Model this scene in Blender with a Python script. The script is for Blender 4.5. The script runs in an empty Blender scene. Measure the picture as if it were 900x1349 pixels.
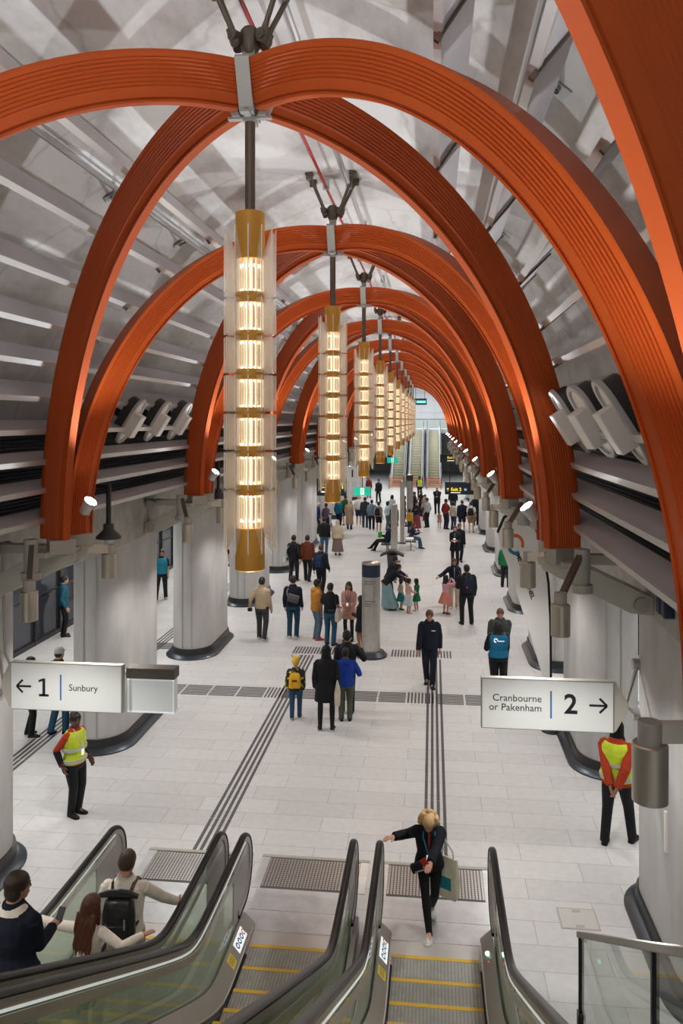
import bpy, bmesh, math, random
from mathutils import Vector, Matrix
random.seed(4)
S = bpy.context.scene
COL = S.collection
PI = math.pi
R = math.radians
CX, PITCH, NODE1, FOOT0 = -1.56, 5.8, 6.83, 3.93   # hall axis, bay length, first lamp, nearest feet

# ------------------------------------------------------------------ materials
MATS = {}
def mat(name, col, rough=.5, metal=0., noise=0., nscale=6., bump=0., bscale=40., trans=0., ior=1.45, emit=None, estr=0., alpha=1., coat=0., stretch=None, spec=.5):
    if name in MATS: return MATS[name]
    m = bpy.data.materials.new(name); m.use_nodes = True
    nt = m.node_tree; b = nt.nodes['Principled BSDF']
    c = (col[0], col[1], col[2], 1)
    b.inputs['Base Color'].default_value = c
    b.inputs['Roughness'].default_value = rough
    b.inputs['Metallic'].default_value = metal
    b.inputs['Transmission Weight'].default_value = trans
    b.inputs['IOR'].default_value = ior
    b.inputs['Alpha'].default_value = alpha
    b.inputs['Coat Weight'].default_value = coat
    b.inputs['Specular IOR Level'].default_value = spec
    if emit:
        b.inputs['Emission Color'].default_value = (*emit, 1); b.inputs['Emission Strength'].default_value = estr
    if noise or bump:
        tc = nt.nodes.new('ShaderNodeTexCoord'); mp = nt.nodes.new('ShaderNodeMapping')
        if stretch: mp.inputs['Scale'].default_value = stretch
        nt.links.new(tc.outputs['Object'], mp.inputs[0])
        if noise:
            n = nt.nodes.new('ShaderNodeTexNoise'); n.inputs['Scale'].default_value = nscale; n.inputs['Detail'].default_value = 6
            n.inputs['Roughness'].default_value = .6
            nt.links.new(mp.outputs[0], n.inputs['Vector'])
            cr = nt.nodes.new('ShaderNodeValToRGB')
            cr.color_ramp.elements[0].position = .32; cr.color_ramp.elements[1].position = .68
            cr.color_ramp.elements[0].color = (*[x*(1-noise) for x in col], 1)
            cr.color_ramp.elements[1].color = (*[min(1, x*(1+noise*.6)) for x in col], 1)
            nt.links.new(n.outputs['Fac'], cr.inputs[0]); nt.links.new(cr.outputs[0], b.inputs['Base Color'])
        if bump:
            n2 = nt.nodes.new('ShaderNodeTexNoise'); n2.inputs['Scale'].default_value = bscale; n2.inputs['Detail'].default_value = 4
            nt.links.new(mp.outputs[0], n2.inputs['Vector'])
            bp = nt.nodes.new('ShaderNodeBump'); bp.inputs['Strength'].default_value = bump; bp.inputs['Distance'].default_value = .02
            nt.links.new(n2.outputs['Fac'], bp.inputs['Height']); nt.links.new(bp.outputs[0], b.inputs['Normal'])
    MATS[name] = m
    return m

def paver_mat():
    m = bpy.data.materials.new('pavers'); m.use_nodes = True; nt = m.node_tree; b = nt.nodes['Principled BSDF']
    tc = nt.nodes.new('ShaderNodeTexCoord')
    br = nt.nodes.new('ShaderNodeTexBrick')
    br.inputs['Scale'].default_value = 1.; br.inputs['Brick Width'].default_value = 1.2; br.inputs['Row Height'].default_value = .45
    br.inputs['Mortar Size'].default_value = .005; br.inputs['Mortar Smooth'].default_value = .3; br.inputs['Bias'].default_value = 0
    br.offset = .37
    br.inputs['Color1'].default_value = (.60, .60, .60, 1); br.inputs['Color2'].default_value = (.67, .67, .67, 1); br.inputs['Mortar'].default_value = (.38, .375, .37, 1)
    n = nt.nodes.new('ShaderNodeTexNoise'); n.inputs['Scale'].default_value = 9; n.inputs['Detail'].default_value = 8
    mx = nt.nodes.new('ShaderNodeMixRGB'); mx.blend_type = 'MULTIPLY'; mx.inputs[0].default_value = .35
    cr = nt.nodes.new('ShaderNodeValToRGB'); cr.color_ramp.elements[0].position = .3; cr.color_ramp.elements[1].position = .7
    cr.color_ramp.elements[0].color = (.72, .72, .72, 1)
    nt.links.new(tc.outputs['Object'], br.inputs['Vector']); nt.links.new(tc.outputs['Object'], n.inputs['Vector'])
    nt.links.new(n.outputs['Fac'], cr.inputs[0]); nt.links.new(br.outputs['Color'], mx.inputs[1]); nt.links.new(cr.outputs[0], mx.inputs[2])
    nt.links.new(mx.outputs[0], b.inputs['Base Color']); b.inputs['Roughness'].default_value = .42
    return m

def vault_mat():
    m = bpy.data.materials.new('vault_concrete'); m.use_nodes = True; nt = m.node_tree; b = nt.nodes['Principled BSDF']
    tc = nt.nodes.new('ShaderNodeTexCoord'); mp = nt.nodes.new('ShaderNodeMapping'); mp.inputs['Scale'].default_value = (1, .35, 1)
    nt.links.new(tc.outputs['Object'], mp.inputs[0])
    n = nt.nodes.new('ShaderNodeTexNoise'); n.inputs['Scale'].default_value = 1.3; n.inputs['Detail'].default_value = 9; n.inputs['Roughness'].default_value = .65
    nt.links.new(mp.outputs[0], n.inputs['Vector'])
    cr = nt.nodes.new('ShaderNodeValToRGB'); e = cr.color_ramp.elements
    e[0].position = .28; e[0].color = (.44, .41, .37, 1); e[1].position = .55; e[1].color = (.72, .705, .68, 1)
    nt.links.new(n.outputs['Fac'], cr.inputs[0])
    # thin dark cracks and pour joints with a shape of their own
    w = nt.nodes.new('ShaderNodeTexVoronoi'); w.feature = 'DISTANCE_TO_EDGE'; w.inputs['Scale'].default_value = .45
    n3 = nt.nodes.new('ShaderNodeTexNoise'); n3.inputs['Scale'].default_value = 2; mx3 = nt.nodes.new('ShaderNodeMixRGB'); mx3.inputs[0].default_value = .25
    nt.links.new(tc.outputs['Object'], n3.inputs['Vector']); nt.links.new(tc.outputs['Object'], mx3.inputs[1]); nt.links.new(n3.outputs['Color'], mx3.inputs[2])
    nt.links.new(mx3.outputs[0], w.inputs['Vector'])
    cr2 = nt.nodes.new('ShaderNodeValToRGB'); cr2.color_ramp.elements[0].color = (.35, .33, .31, 1); cr2.color_ramp.elements[1].position = .012
    nt.links.new(w.outputs['Distance'], cr2.inputs[0])
    mx = nt.nodes.new('ShaderNodeMixRGB'); mx.blend_type = 'MULTIPLY'; mx.inputs[0].default_value = .3
    nt.links.new(cr.outputs[0], mx.inputs[1]); nt.links.new(cr2.outputs[0], mx.inputs[2])
    nt.links.new(mx.outputs[0], b.inputs['Base Color']); b.inputs['Roughness'].default_value = .75
    return m

def glass_mat(name, tint, refl=1., dens=.12):
    # thin architectural glass: view through a pale green diffuse veil, Fresnel mirror on top
    m = bpy.data.materials.new(name); m.use_nodes = True; nt = m.node_tree
    nt.nodes.remove(nt.nodes['Principled BSDF']); out = nt.nodes['Material Output']
    t = nt.nodes.new('ShaderNodeBsdfTransparent'); t.inputs[0].default_value = (*tint, 1)
    g = nt.nodes.new('ShaderNodeBsdfGlossy'); g.inputs['Roughness'].default_value = .02
    d = nt.nodes.new('ShaderNodeBsdfDiffuse'); d.inputs[0].default_value = (.62, .75, .62, 1)
    f = nt.nodes.new('ShaderNodeFresnel'); f.inputs[0].default_value = 1.5
    m1 = nt.nodes.new('ShaderNodeMixShader'); m1.inputs[0].default_value = dens
    m2 = nt.nodes.new('ShaderNodeMixShader')
    nt.links.new(t.outputs[0], m1.inputs[1]); nt.links.new(d.outputs[0], m1.inputs[2])
    ge = nt.nodes.new('ShaderNodeNewGeometry'); mu = nt.nodes.new('ShaderNodeMath'); mu.operation = 'SUBTRACT'; mu.use_clamp = True
    nt.links.new(f.outputs[0], mu.inputs[0]); nt.links.new(ge.outputs['Backfacing'], mu.inputs[1])
    nt.links.new(mu.outputs[0], m2.inputs[0]); nt.links.new(m1.outputs[0], m2.inputs[1]); nt.links.new(g.outputs[0], m2.inputs[2])
    nt.links.new(m2.outputs[0], out.inputs[0])
    return m

def fin_mat():
    m = bpy.data.materials.new('frosted_fins'); m.use_nodes = True; nt = m.node_tree
    nt.nodes.remove(nt.nodes['Principled BSDF']); out = nt.nodes['Material Output']
    t = nt.nodes.new('ShaderNodeBsdfTransparent'); t.inputs[0].default_value = (.97, .96, .94, 1)
    d = nt.nodes.new('ShaderNodeBsdfDiffuse'); d.inputs[0].default_value = (.9, .87, .82, 1)
    l = nt.nodes.new('ShaderNodeBsdfTranslucent'); l.inputs[0].default_value = (.9, .85, .76, 1)
    g = nt.nodes.new('ShaderNodeBsdfGlossy'); g.inputs['Roughness'].default_value = .12
    f = nt.nodes.new('ShaderNodeFresnel'); f.inputs[0].default_value = 1.45
    a = nt.nodes.new('ShaderNodeMixShader'); a.inputs[0].default_value = .5
    b = nt.nodes.new('ShaderNodeMixShader'); b.inputs[0].default_value = .30
    c = nt.nodes.new('ShaderNodeMixShader')
    nt.links.new(d.outputs[0], a.inputs[1]); nt.links.new(l.outputs[0], a.inputs[2])
    nt.links.new(t.outputs[0], b.inputs[1]); nt.links.new(a.outputs[0], b.inputs[2])
    ge = nt.nodes.new('ShaderNodeNewGeometry'); mu = nt.nodes.new('ShaderNodeMath'); mu.operation = 'SUBTRACT'; mu.use_clamp = True
    nt.links.new(f.outputs[0], mu.inputs[0]); nt.links.new(ge.outputs['Backfacing'], mu.inputs[1])
    nt.links.new(mu.outputs[0], c.inputs[0]); nt.links.new(b.outputs[0], c.inputs[1]); nt.links.new(g.outputs[0], c.inputs[2])
    em = nt.nodes.new('ShaderNodeEmission'); em.inputs[0].default_value = (1, .78, .55, 1); em.inputs[1].default_value = .004
    ad = nt.nodes.new('ShaderNodeAddShader'); nt.links.new(c.outputs[0], ad.inputs[0]); nt.links.new(em.outputs[0], ad.inputs[1])
    nt.links.new(ad.outputs[0], out.inputs[0])
    return m

M_floor = paver_mat(); M_vault = vault_mat()
M_conc = mat('concrete', (.51, .508, .50), .6, noise=.15, nscale=2.2, bump=.1, bscale=12, stretch=(1, 1, .35))
M_beam = mat('beam_concrete', (.46, .45, .42), .65, noise=.25, nscale=3)
M_orange = mat('orange_paint', (.47, .076, .011), .46, noise=.05, nscale=1.5, spec=.35)
M_steel = mat('brushed_steel', (.62, .61, .59), .32, 1., noise=.08, nscale=30)
M_steel2 = mat('satin_steel', (.46, .45, .43), .42, .6)
M_nickel = mat('nickel', (.60, .56, .47), .34, .7, noise=.15, nscale=14, stretch=(1, 1, .05))
M_bronze = mat('bronze_paint', (.17, .145, .115), .4, .6)
M_shoe = mat('grey_plate', (.42, .41, .37), .5, .2)
M_plate = mat('beige_plate', (.55, .53, .46), .5, .1)
M_gold = mat('gold_anodised', (.76, .40, .065), .4, .12)
M_fins = fin_mat()
M_finedge = mat('fin_edge', (.85, .82, .76), .4, emit=(1, .85, .65), estr=.10)
M_core = mat('lamp_core', (1, .9, .75), .4, emit=(1, .72, .42), estr=.65)
M_led = mat('lamp_led', (1, .9, .75), .4, emit=(1, .78, .5), estr=2.4)
M_rod = mat('frosted_rod', (.9, .85, .75), .3, emit=(1, .80, .55), estr=.42)
M_chrome = mat('chrome_rod', (.75, .72, .68), .15, 1.)
M_louvre = mat('louvre', (.60, .575, .59), .45, .1, bump=.25, bscale=160)
M_lip = mat('louvre_lip', (.62, .61, .59), .35, .4)
M_dark = mat('dark_duct', (.022, .027, .04), .5)
M_black = mat('black_rubber', (.010, .010, .012), .32, spec=.3)
M_blackpaint = mat('black_paint', (.02, .02, .022), .4)
M_skirt = mat('skirt_steel', (.05, .06, .075), .3, .5)
M_glass = glass_mat('escalator_glass', (.88, .94, .87), dens=.30)  # dense green veil paints in the milky reflections on the glass
M_glass2 = glass_mat('balustrade_glass', (.93, .96, .94), dens=.05)
M_screen = mat('screen_glass', (.035, .037, .05), .12)
M_white = mat('white_plastic', (.88, .86, .82), .4)
M_grey = mat('grey_plastic', (.52, .52, .51), .45)
M_dgrey = mat('dark_grey', (.05, .05, .052), .5)
M_sign = mat('sign_face', (.74, .76, .74), .4, emit=(.95, 1, .97), estr=.08)
M_ink = mat('sign_ink', (.012, .014, .02), .5)
M_blue = mat('sign_blue', (.03, .17, .42), .5)
M_exit = mat('exit_board', (.012, .02, .025), .4)
M_yel = mat('sign_yellow', (.9, .62, .05), .5, emit=(1, .7, .1), estr=.6)
M_wht = mat('sign_white', (.9, .9, .9), .5, emit=(1, 1, 1), estr=.5)
M_grn = mat('exit_green', (.01, .33, .22), .5, emit=(.02, .6, .4), estr=.5)
M_panel = mat('lit_panel', (.7, .73, .73), .3, emit=(.9, .97, 1), estr=.12)
M_edge = mat('lit_edge', (.9, .95, 1), .3, emit=(.85, .95, 1), estr=.25)
M_spot = mat('spot_lens', (1, 1, 1), .3, emit=(.93, .97, 1), estr=60)
M_down = mat('downlight_lens', (1, 1, 1), .3, emit=(1, .96, .9), estr=10)
M_step = mat('step_metal', (.40, .40, .37), .5, .3, noise=.2, nscale=7)
M_fstep = mat('far_step', (.50, .48, .36), .6)
M_groove = mat('step_groove', (.29, .29, .27), .6, .3)
M_yline = mat('step_yellow', (.72, .45, .06), .5)
M_land = mat('landing_plate', (.66, .68, .70), .3, .5, noise=.12, nscale=5)
M_mat = mat('mat_dark', (.09, .085, .08), .6)
M_stud = mat('mat_stud', (.66, .65, .63), .3, .8)
M_tact = mat('tactile_bar', (.075, .075, .078), .5)
M_deck = mat('deck_steel', (.40, .37, .33), .34, .6)
M_strip = mat('handrail_glint', (.85, .88, .85), .3, emit=(.95, 1, .95), estr=.35)  # mild emission stands in for the shine of steel under the handrail
M_red = mat('red_pipe', (.42, .03, .02), .45)
M_galv = mat('galvanised', (.55, .55, .54), .35, .7)
M_wall = mat('panel_white', (.55, .56, .57), .4)
M_mesh = mat('barrier_orange', (.75, .2, .07), .6)
M_fabric = mat('banner_white', (.86, .86, .85), .6)
M_post = mat('post_stainless', (.56, .54, .50), .3, .9, noise=.12, nscale=8)
M_navy = mat('navy_band', (.02, .035, .07), .35)

# ------------------------------------------------------------------ mesh builder
class MB:
    def __init__(s): s.v = []; s.f = []
    def add(s, vs, fs):
        o = len(s.v); s.v += [tuple(v) for v in vs]; s.f += [tuple(i+o for i in f) for f in fs]; return s
    def box(s, x0, x1, y0, y1, z0, z1, M=None):
        v = [Vector((x, y, z)) for z in (z0, z1) for y in (y0, y1) for x in (x0, x1)]
        if M: v = [M @ p for p in v]
        return s.add(v, [(0, 2, 3, 1), (4, 5, 7, 6), (0, 1, 5, 4), (2, 6, 7, 3), (0, 4, 6, 2), (1, 3, 7, 5)])
    def loft(s, rings, caps=True, closed=False):
        n = len(rings[0]); vs = [p for r in rings for p in r]; fs = []
        m = len(rings)
        for i in range(m if closed else m-1):
            a = i*n; b = ((i+1) % m)*n
            for j in range(n):
                k = (j+1) % n
                fs.append((a+j, a+k, b+k, b+j))
        if caps and not closed:
            fs.append(tuple(range(n-1, -1, -1))); fs.append(tuple((m-1)*n+j for j in range(n)))
        return s.add(vs, fs)
    def tube(s, pts, rad, seg=10, round_=False, caps=True):
        pts = [Vector(p) for p in pts]; n = len(pts)
        rad = [rad]*n if isinstance(rad, (int, float)) else list(rad)
        if round_:
            d0 = (pts[0]-pts[1]).normalized(); d1 = (pts[-1]-pts[-2]).normalized(); r0, r1 = rad[0], rad[-1]
            pts = [pts[0]+d0*r0*.95, pts[0]+d0*r0*.6]+pts+[pts[-1]+d1*r1*.6, pts[-1]+d1*r1*.95]
            rad = [r0*.3, r0*.8]+rad+[r1*.8, r1*.3]; n = len(pts)
        rings = []; ref = None
        for i, p in enumerate(pts):
            t = (pts[min(i+1, n-1)]-pts[max(i-1, 0)])
            t = t.normalized() if t.length > 1e-9 else Vector((0, 0, 1))
            if ref is None: ref = Vector((1, 0, 0)) if abs(t.x) < .8 else Vector((0, 1, 0))
            u = (ref-t*ref.dot(t)).normalized(); w = t.cross(u); ref = u
            rings.append([p+(u*math.cos(a)+w*math.sin(a))*rad[i] for a in [2*PI*j/seg for j in range(seg)]])
        return s.loft(rings, caps)
    def cyl(s, a, b, r, seg=20, r2=None): return s.tube([a, b], [r, r if r2 is None else r2], seg)
    def lathe(s, prof, seg=24, o=(0, 0, 0)):
        rings = [[(o[0]+r*math.cos(2*PI*j/seg), o[1]+r*math.sin(2*PI*j/seg), o[2]+z) for j in range(seg)] for r, z in prof]
        return s.loft(rings)
    def prism(s, poly, y0, y1, ax='y', M=None):
        # poly of (a,b) extruded: ax 'y' -> (a,y,b); 'x' -> (x,a,b); 'z' -> (a,b,z)
        def q(p, t):
            v = Vector({'y': (p[0], t, p[1]), 'x': (t, p[0], p[1]), 'z': (p[0], p[1], t)}[ax])
            return M @ v if M else v
        return s.loft([[q(p, y0) for p in poly], [q(p, y1) for p in poly]])
    def ell(s, c, r, seg=14, rings=9, M=None):
        rr = []
        for i in range(rings+1):
            a = PI*i/rings; k = max(math.sin(a), .02)
            ring = [Vector((r[0]*k*math.cos(2*PI*j/seg), r[1]*k*math.sin(2*PI*j/seg), -r[2]*math.cos(a))) for j in range(seg)]
            rr.append([(M @ p if M else p)+Vector(c) for p in ring])
        return s.loft(rr)
    def mesh(s, name):
        me = bpy.data.meshes.new(name); me.from_pydata(s.v, [], s.f)
        bm = bmesh.new(); bm.from_mesh(me); bmesh.ops.recalc_face_normals(bm, faces=bm.faces); bm.to_mesh(me); bm.free()
        return me
    def build(s, name, m, parent=None, smooth=35, bevel=0, **tags):
        me = s.mesh(name); me.materials.append(m)
        if smooth:
            me.shade_smooth(); me.set_sharp_from_angle(angle=R(smooth))
        o = bpy.data.objects.new(name, me); COL.objects.link(o)
        if bevel:
            b = o.modifiers.new('bevel', 'BEVEL'); b.width = bevel; b.segments = 2; b.limit_method = 'ANGLE'
        if parent: o.parent = parent
        for k, v in tags.items(): o[k] = v
        return o

def empty(name, loc=(0, 0, 0), rz=0., **tags):
    o = bpy.data.objects.new(name, None); COL.objects.link(o); o.location = loc; o.rotation_euler = (0, 0, rz); o.empty_display_size = .1
    for k, v in tags.items(): o[k] = v
    return o
def thing(name, label, cat, loc=(0, 0, 0), rz=0., group=None):
    o = empty(name, loc, rz, label=label, category=cat)
    if group: o['group'] = group
    return o
def tag(o, label, cat, group=None):
    o['label'] = label; o['category'] = cat
    if group: o['group'] = group
    return o
def inst(o, parent=None, loc=None, rz=None):
    c = o.copy(); COL.objects.link(c); c.parent = parent
    if loc is not None: c.location = loc
    if rz is not None: c.rotation_euler = (0, 0, rz)
    return c
def copy_tree(o, parent=None, label=None, loc=None, rz=None):
    c = inst(o, parent, loc, rz)
    if label: c['label'] = label
    for ch in list(o.children): copy_tree(ch, c)
    return c
def struct(mb, name, m, **k): return mb.build(name, m, kind='structure', **k)
ORD = ['first', 'second', 'third', 'fourth', 'fifth', 'sixth', 'seventh', 'eighth', 'ninth', 'tenth', 'eleventh', 'twelfth', 'thirteenth']
def text(body, size, m, parent, loc, rot=(PI/2, 0, 0), align='LEFT', name='lettering', depth=.002, bold=0., sx=1.):
    cu = bpy.data.curves.new(name, 'FONT'); cu.body = body; cu.size = size; cu.extrude = depth; cu.align_x = align; cu.align_y = 'CENTER'; cu.offset = bold
    cu.resolution_u = 3; cu.materials.append(m)
    tmp = bpy.data.objects.new(name, cu); COL.objects.link(tmp)
    me = bpy.data.meshes.new_from_object(tmp.evaluated_get(bpy.context.evaluated_depsgraph_get())); bpy.data.objects.remove(tmp)
    if not me.materials: me.materials.append(m)
    o = bpy.data.objects.new(name, me); COL.objects.link(o); o.location = loc; o.rotation_euler = rot; o.scale = (sx, 1, 1)
    if parent: o.parent = parent
    return o
def light(kind, name, loc, power, col=(1, 1, 1), rot=(0, 0, 0), **k):
    l = bpy.data.lights.new(name, kind); l.energy = power; l.color = col
    for a, b in k.items(): setattr(l, a, b)
    o = bpy.data.objects.new(name, l); COL.objects.link(o); o.location = loc; o.rotation_euler = rot
    return o
def aim(o, d): o.rotation_euler = Vector(d).to_track_quat('-Z', 'Y').to_euler()

# ------------------------------------------------------------------ camera
cam = bpy.data.objects.new('camera', bpy.data.cameras.new('camera')); COL.objects.link(cam); S.camera = cam
cam.location = (0, 0, 6); cam.rotation_euler = (PI/2, 0, .1121)
cam.data.sensor_fit = 'VERTICAL'; cam.data.sensor_height = 24; cam.data.lens = 1066.7/1349*24
cam.data.shift_y = (553.8-674.5)/1349; cam.data.clip_start = .05
S.view_settings.view_transform = 'Standard'; S.view_settings.look = 'None'; S.view_settings.gamma = 1; S.view_settings.use_curve_mapping = False
S.view_settings.exposure = 0.13
S.cycles.use_denoising = True
S.cycles.max_bounces = 8; S.cycles.transparent_max_bounces = 24; S.cycles.sample_clamp_indirect = 4
w = bpy.data.worlds.new('world'); S.world = w; w.use_nodes = True
w.node_tree.nodes['Background'].inputs[0].default_value = (.95, .97, 1, 1); w.node_tree.nodes['Background'].inputs[1].default_value = .45
# ------------------------------------------------------------------ the hall: floor, vault, beams, columns, side tunnels
struct(MB().box(-10.9, 7.8, -6, 96, -.3, 0), 'floor', M_floor)
ang = [R(9+162*i/48) for i in range(49)]
def arc(rad): return [(CX+rad*math.cos(a), 5.15+rad*math.sin(a)) for a in ang]
vp = arc(4.7)+arc(5.0)[::-1]
struct(MB().prism(vp, -5, 71.2), 'ceiling', M_vault)
for s, nm in ((-1, 'left'), (1, 'right')):
    X = lambda d: CX+s*d
    def bx(mb, d0, d1, *r): return mb.box(min(X(d0), X(d1)), max(X(d0), X(d1)), *r)
    b = bx(MB(), 4.06, 5.10, -5, 71, 3.72, 4.62)
    b2 = struct(b, 'trim_beam_'+nm, M_beam, bevel=.03)
    # dark ribbed duct wall behind the lower louvres
    pf = []
    for i in range(61):
        z = 4.62+1.36*i/60; pf.append((X(3.74 if i % 2 else 3.77), z))
    pf += [(X(4.4), 5.98), (X(4.4), 4.62)]
    struct(MB().prism(pf, -5, 71), 'wall_duct_'+nm, M_dark, smooth=0)
    struct(bx(MB(), 5.10, 9.3, -5, 96, 3.8, 4.1), 'ceiling_aisle_'+nm, M_beam)
    # platform screen doors along the track side
    w = bx(MB(), 9.0, 9.06, -5, 80, 0, 3.8)
    wall = struct(w, 'wall_'+nm, M_screen)
    k = 0
    for i in range(34):
        y = 6+i*1.45
        bx(MB(), 8.93, 9.0, y-.03, y+.03, 0, 3.8).build('mullion', M_blackpaint, wall)
    bx(MB(), 8.94, 9.0, 5, 56, 0, .12).build('sill', M_blackpaint, wall)
    for z in (1.25, 2.45): bx(MB(), 8.97, 9.0, 5, 56, z, z+.05).build('rail', M_blackpaint, wall)

def stadium(hw, hl, e, n=12, off=0, notch=False):
    # plan outline: straight inner/outer faces, elliptical ends
    hw += off; hl += off; e += off*.7; p = []
    for i in range(n+1):
        a = PI*i/n; p.append((hw*math.cos(a), hl-e+e*math.sin(a)))
    for i in range(n+1):
        a = PI+PI*i/n; p.append((hw*math.cos(a), -(hl-e)+e*math.sin(a)))
    return p
cp = []
for i, p in enumerate(stadium(.51, 1.3, .6, 24)):
    cp.append(p)
colmesh = MB().prism(cp, 0, 3.74, 'z')
first = None
for k in range(1, 12):
    for s in (-1, 1):
        loc = (CX+s*4.59, FOOT0+PITCH*k-.22, 0)
        if first is None:
            first = colmesh.build('column', M_conc, None, 50, kind='structure'); first.location = loc
            g = MB()
            for sy in (-1, 1):
                for sx in (-1, 1):
                    g.box(sx*.12-.012, sx*.12+.012, sy*1.28-.02, sy*1.28+.012, .2, 3.7)
            g.build('joint_seal', M_shoe, first)
            a = [[(x, y, z) for x, y in stadium(.51, 1.3, .6, 24, o)] for z, o in ((.0, .05), (.10, .05), (.24, .035), (.24, -.01), (0, -.01))]
            MB().loft(a, closed=True).build('skirting', M_blackpaint, first, 40)
            a = [[(x, y, z) for x, y in stadium(.51, 1.3, .6, 24, o)] for z, o in ((.0, .17), (.025, .17), (.10, .06), (.10, .04), (0, .04))]
            MB().loft(a, closed=True).build('kick_rim', M_skirt, first, 40)
        else: copy_tree(first, None, None, loc)

# far end wall, upper landing and its panels
wl = struct(MB().box(-11, 8, 95.6, 96, 0, 14), 'wall_far', M_wall)
for x in (-6.2, -4.6, -3.0, -1.4, .2, 1.8, 3.4): MB().box(x-.02, x+.02, 95.55, 95.6, 5, 14).build('panel_joint', M_grey, wl)
for z in (6.9, 9.2): MB().box(-11, 8, 95.55, 95.6, z-.02, z+.02).build('panel_joint', M_grey, wl)
struct(MB().box(-7, 3.9, 83.1, 95.6, 4.7, 5.1), 'floor_upper', M_wall)
struct(MB().box(-11, 8, 71.2, 96, 10.4, 10.7), 'ceiling_far', M_wall)
for sx in (-10.9, 7.6): struct(MB().box(sx-.1, sx+.1, 71.2, 96, 0, 10.4), 'wall_concourse_'+('left' if sx < 0 else 'right'), M_wall)
lt = struct(MB().box(-7, 3.9, 71.1, 71.5, 9.6, 10.4), 'trim_portal', M_wall)
gb = thing('glass_balustrade', 'clear glass guard along the upper landing above the distant escalators', 'balustrade', (CX, 84.9, 5.1))
MB().box(-4.5, 4.5, -.01, .01, 0, 1.0).build('glass_panel', M_glass2, gb)
MB().box(-4.5, 4.5, -.04, .04, 1.0, 1.06).build('top_rail', M_dgrey, gb)

# tactile ground strips
def strip(name, bars, label=None):
    m = MB()
    for b in bars: m.box(*b, 0, .006)
    return struct(m, name, M_tact, smooth=0)
def long_bars(x, y0, y1): return [(x+(i-1.5)*.095-.024, x+(i-1.5)*.095+.024, a, a+.93) for i in range(4) for a in [y0+.95*j for j in range(int((y1-y0)/.95))]]
strip('trim_tactile_1', long_bars(-3.17, 10.98, 20.6)); strip('trim_tactile_2', long_bars(.04, 10.98, 20.6))
strip('trim_tactile_3', long_bars(-7.3, 6, 30)); strip('trim_tactile_4', long_bars(4.2, 6, 30))
cb = []
for j in range(int(13/.62)):
    x = -8.6+j*.62
    special = abs(x+.31+3.17) < .35 or abs(x+.31-.04) < .35
    if special: cb += [(x+i*.075, x+i*.075+.04, 17.25, 17.9) for i in range(8)]
    else: cb += [(x, x+.58, 17.25+i*.095, 17.25+i*.095+.05) for i in range(7)]
strip('trim_tactile_5', cb)
strip('trim_tactile_6', [(-1.05+i*.078, -1.05+i*.078+.04, 20.6, 21.2) for i in range(20)])
strip('trim_tactile_7', [(-3.6+i*.078, -3.6+i*.078+.04, 20.6, 21.2) for i in range(17)])
strip('trim_tactile_8', [(-8.2, -5.5, 20.6+i*.1, 20.66+i*.1) for i in range(6)])
h = tag(MB().box(-.23, .23, -.21, .21, 0, .004).build('floor_hatch', M_shoe), 'square metal framed floor access hatch beside the right escalator', 'hatch'); h.location = (1.74, 10.0, 0)
MB().box(-.21, .21, -.19, .19, .003, .006).build('cover', mat('hatch_cover', (.56, .555, .54), .5), h)
for y in (-.15, .15): MB().box(-.05, .05, y-.025, y+.025, .005, .008).build('lift_point', M_shoe, h)

# ------------------------------------------------------------------ crossed orange arches
def leg_mesh(name, ex, ey):
    # quarter arch from the node (0,0) to the foot (ex,ey); sloped ribbed cheeks, wide back, narrow soffit
    a = math.hypot(ex, ey); b = 4.265; d = Vector((ex/a, ey/a, 0)); lat = Vector((-d.y, d.x, 0))
    dep, wi, wo = .18, .038, .185
    def half(sg):
        q = []
        for i in range(2): q.append((dep-.0-.012*i, wo))
        q.append((dep-.042, wo-.012))
        n = 8; r0, r1 = dep-.05, -dep+.09
        for i in range(n):
            for j, k in enumerate((0, 1, 1, 0)):
                t = (i+(j+.4)/4.3)/n; r = r0+(r1-r0)*t
                q.append((r, wi+(wo-wi)*(r+dep)/(2*dep)-(.0 if k == 0 else -.009)))
        q.append((-dep+.082, wi+.03)); q.append((-dep+.04, wi+.012)); q.append((-dep+.034, wi-.006)); q.append((-dep+.022, wi-.006)); q.append((-dep+.018, wi+.01)); q.append((-dep, wi+.006))
        return [(r, sg*w) for r, w in q]
    sec = half(1)+half(-1)[::-1]
    m = MB(); rings = []; N = 56
    t0 = .035
    for i in range(N+1):
        t = t0+(PI/2-t0)*i/N
        c = d*(a*math.sin(t))+Vector((0, 0, 4.55+b*math.cos(t)))
        nn = (d*(math.sin(t)/a)+Vector((0, 0, math.cos(t)/b))).normalized()
        rings.append([c+nn*r+lat*w for r, w in sec])
    m.loft(rings)
    me = m.mesh(name); me.materials.append(M_orange); me.shade_smooth(); me.set_sharp_from_angle(angle=R(28)); return me
EX, EY = 2.98, 2.66
legs = {(sx, sy): leg_mesh('arch_leg', sx*EX, sy*EY) for sx in (-1, 1) for sy in (-1, 1)}
brk = MB().box(-.05, .05, -.05, .05, 8.56, 9.16)
for q in range(4):
    Mq = Matrix.Rotation(q*PI/2, 4, 'Z')
    brk.loft([[Mq @ Vector((x, y, z)) for x, y in ((-.06, y0), (.06, y0), (.06, y0+.07), (-.06, y0+.07))] for z, y0 in ((8.60, -.145), (8.99, -.325), (9.02, -.29))])
brk.box(-.19, .19, -.03, .03, 8.585, 8.605).box(-.03, .03, -.19, .19, 8.585, 8.605)
brk = brk.mesh('node_plate'); brk.materials.append(M_shoe)
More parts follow.
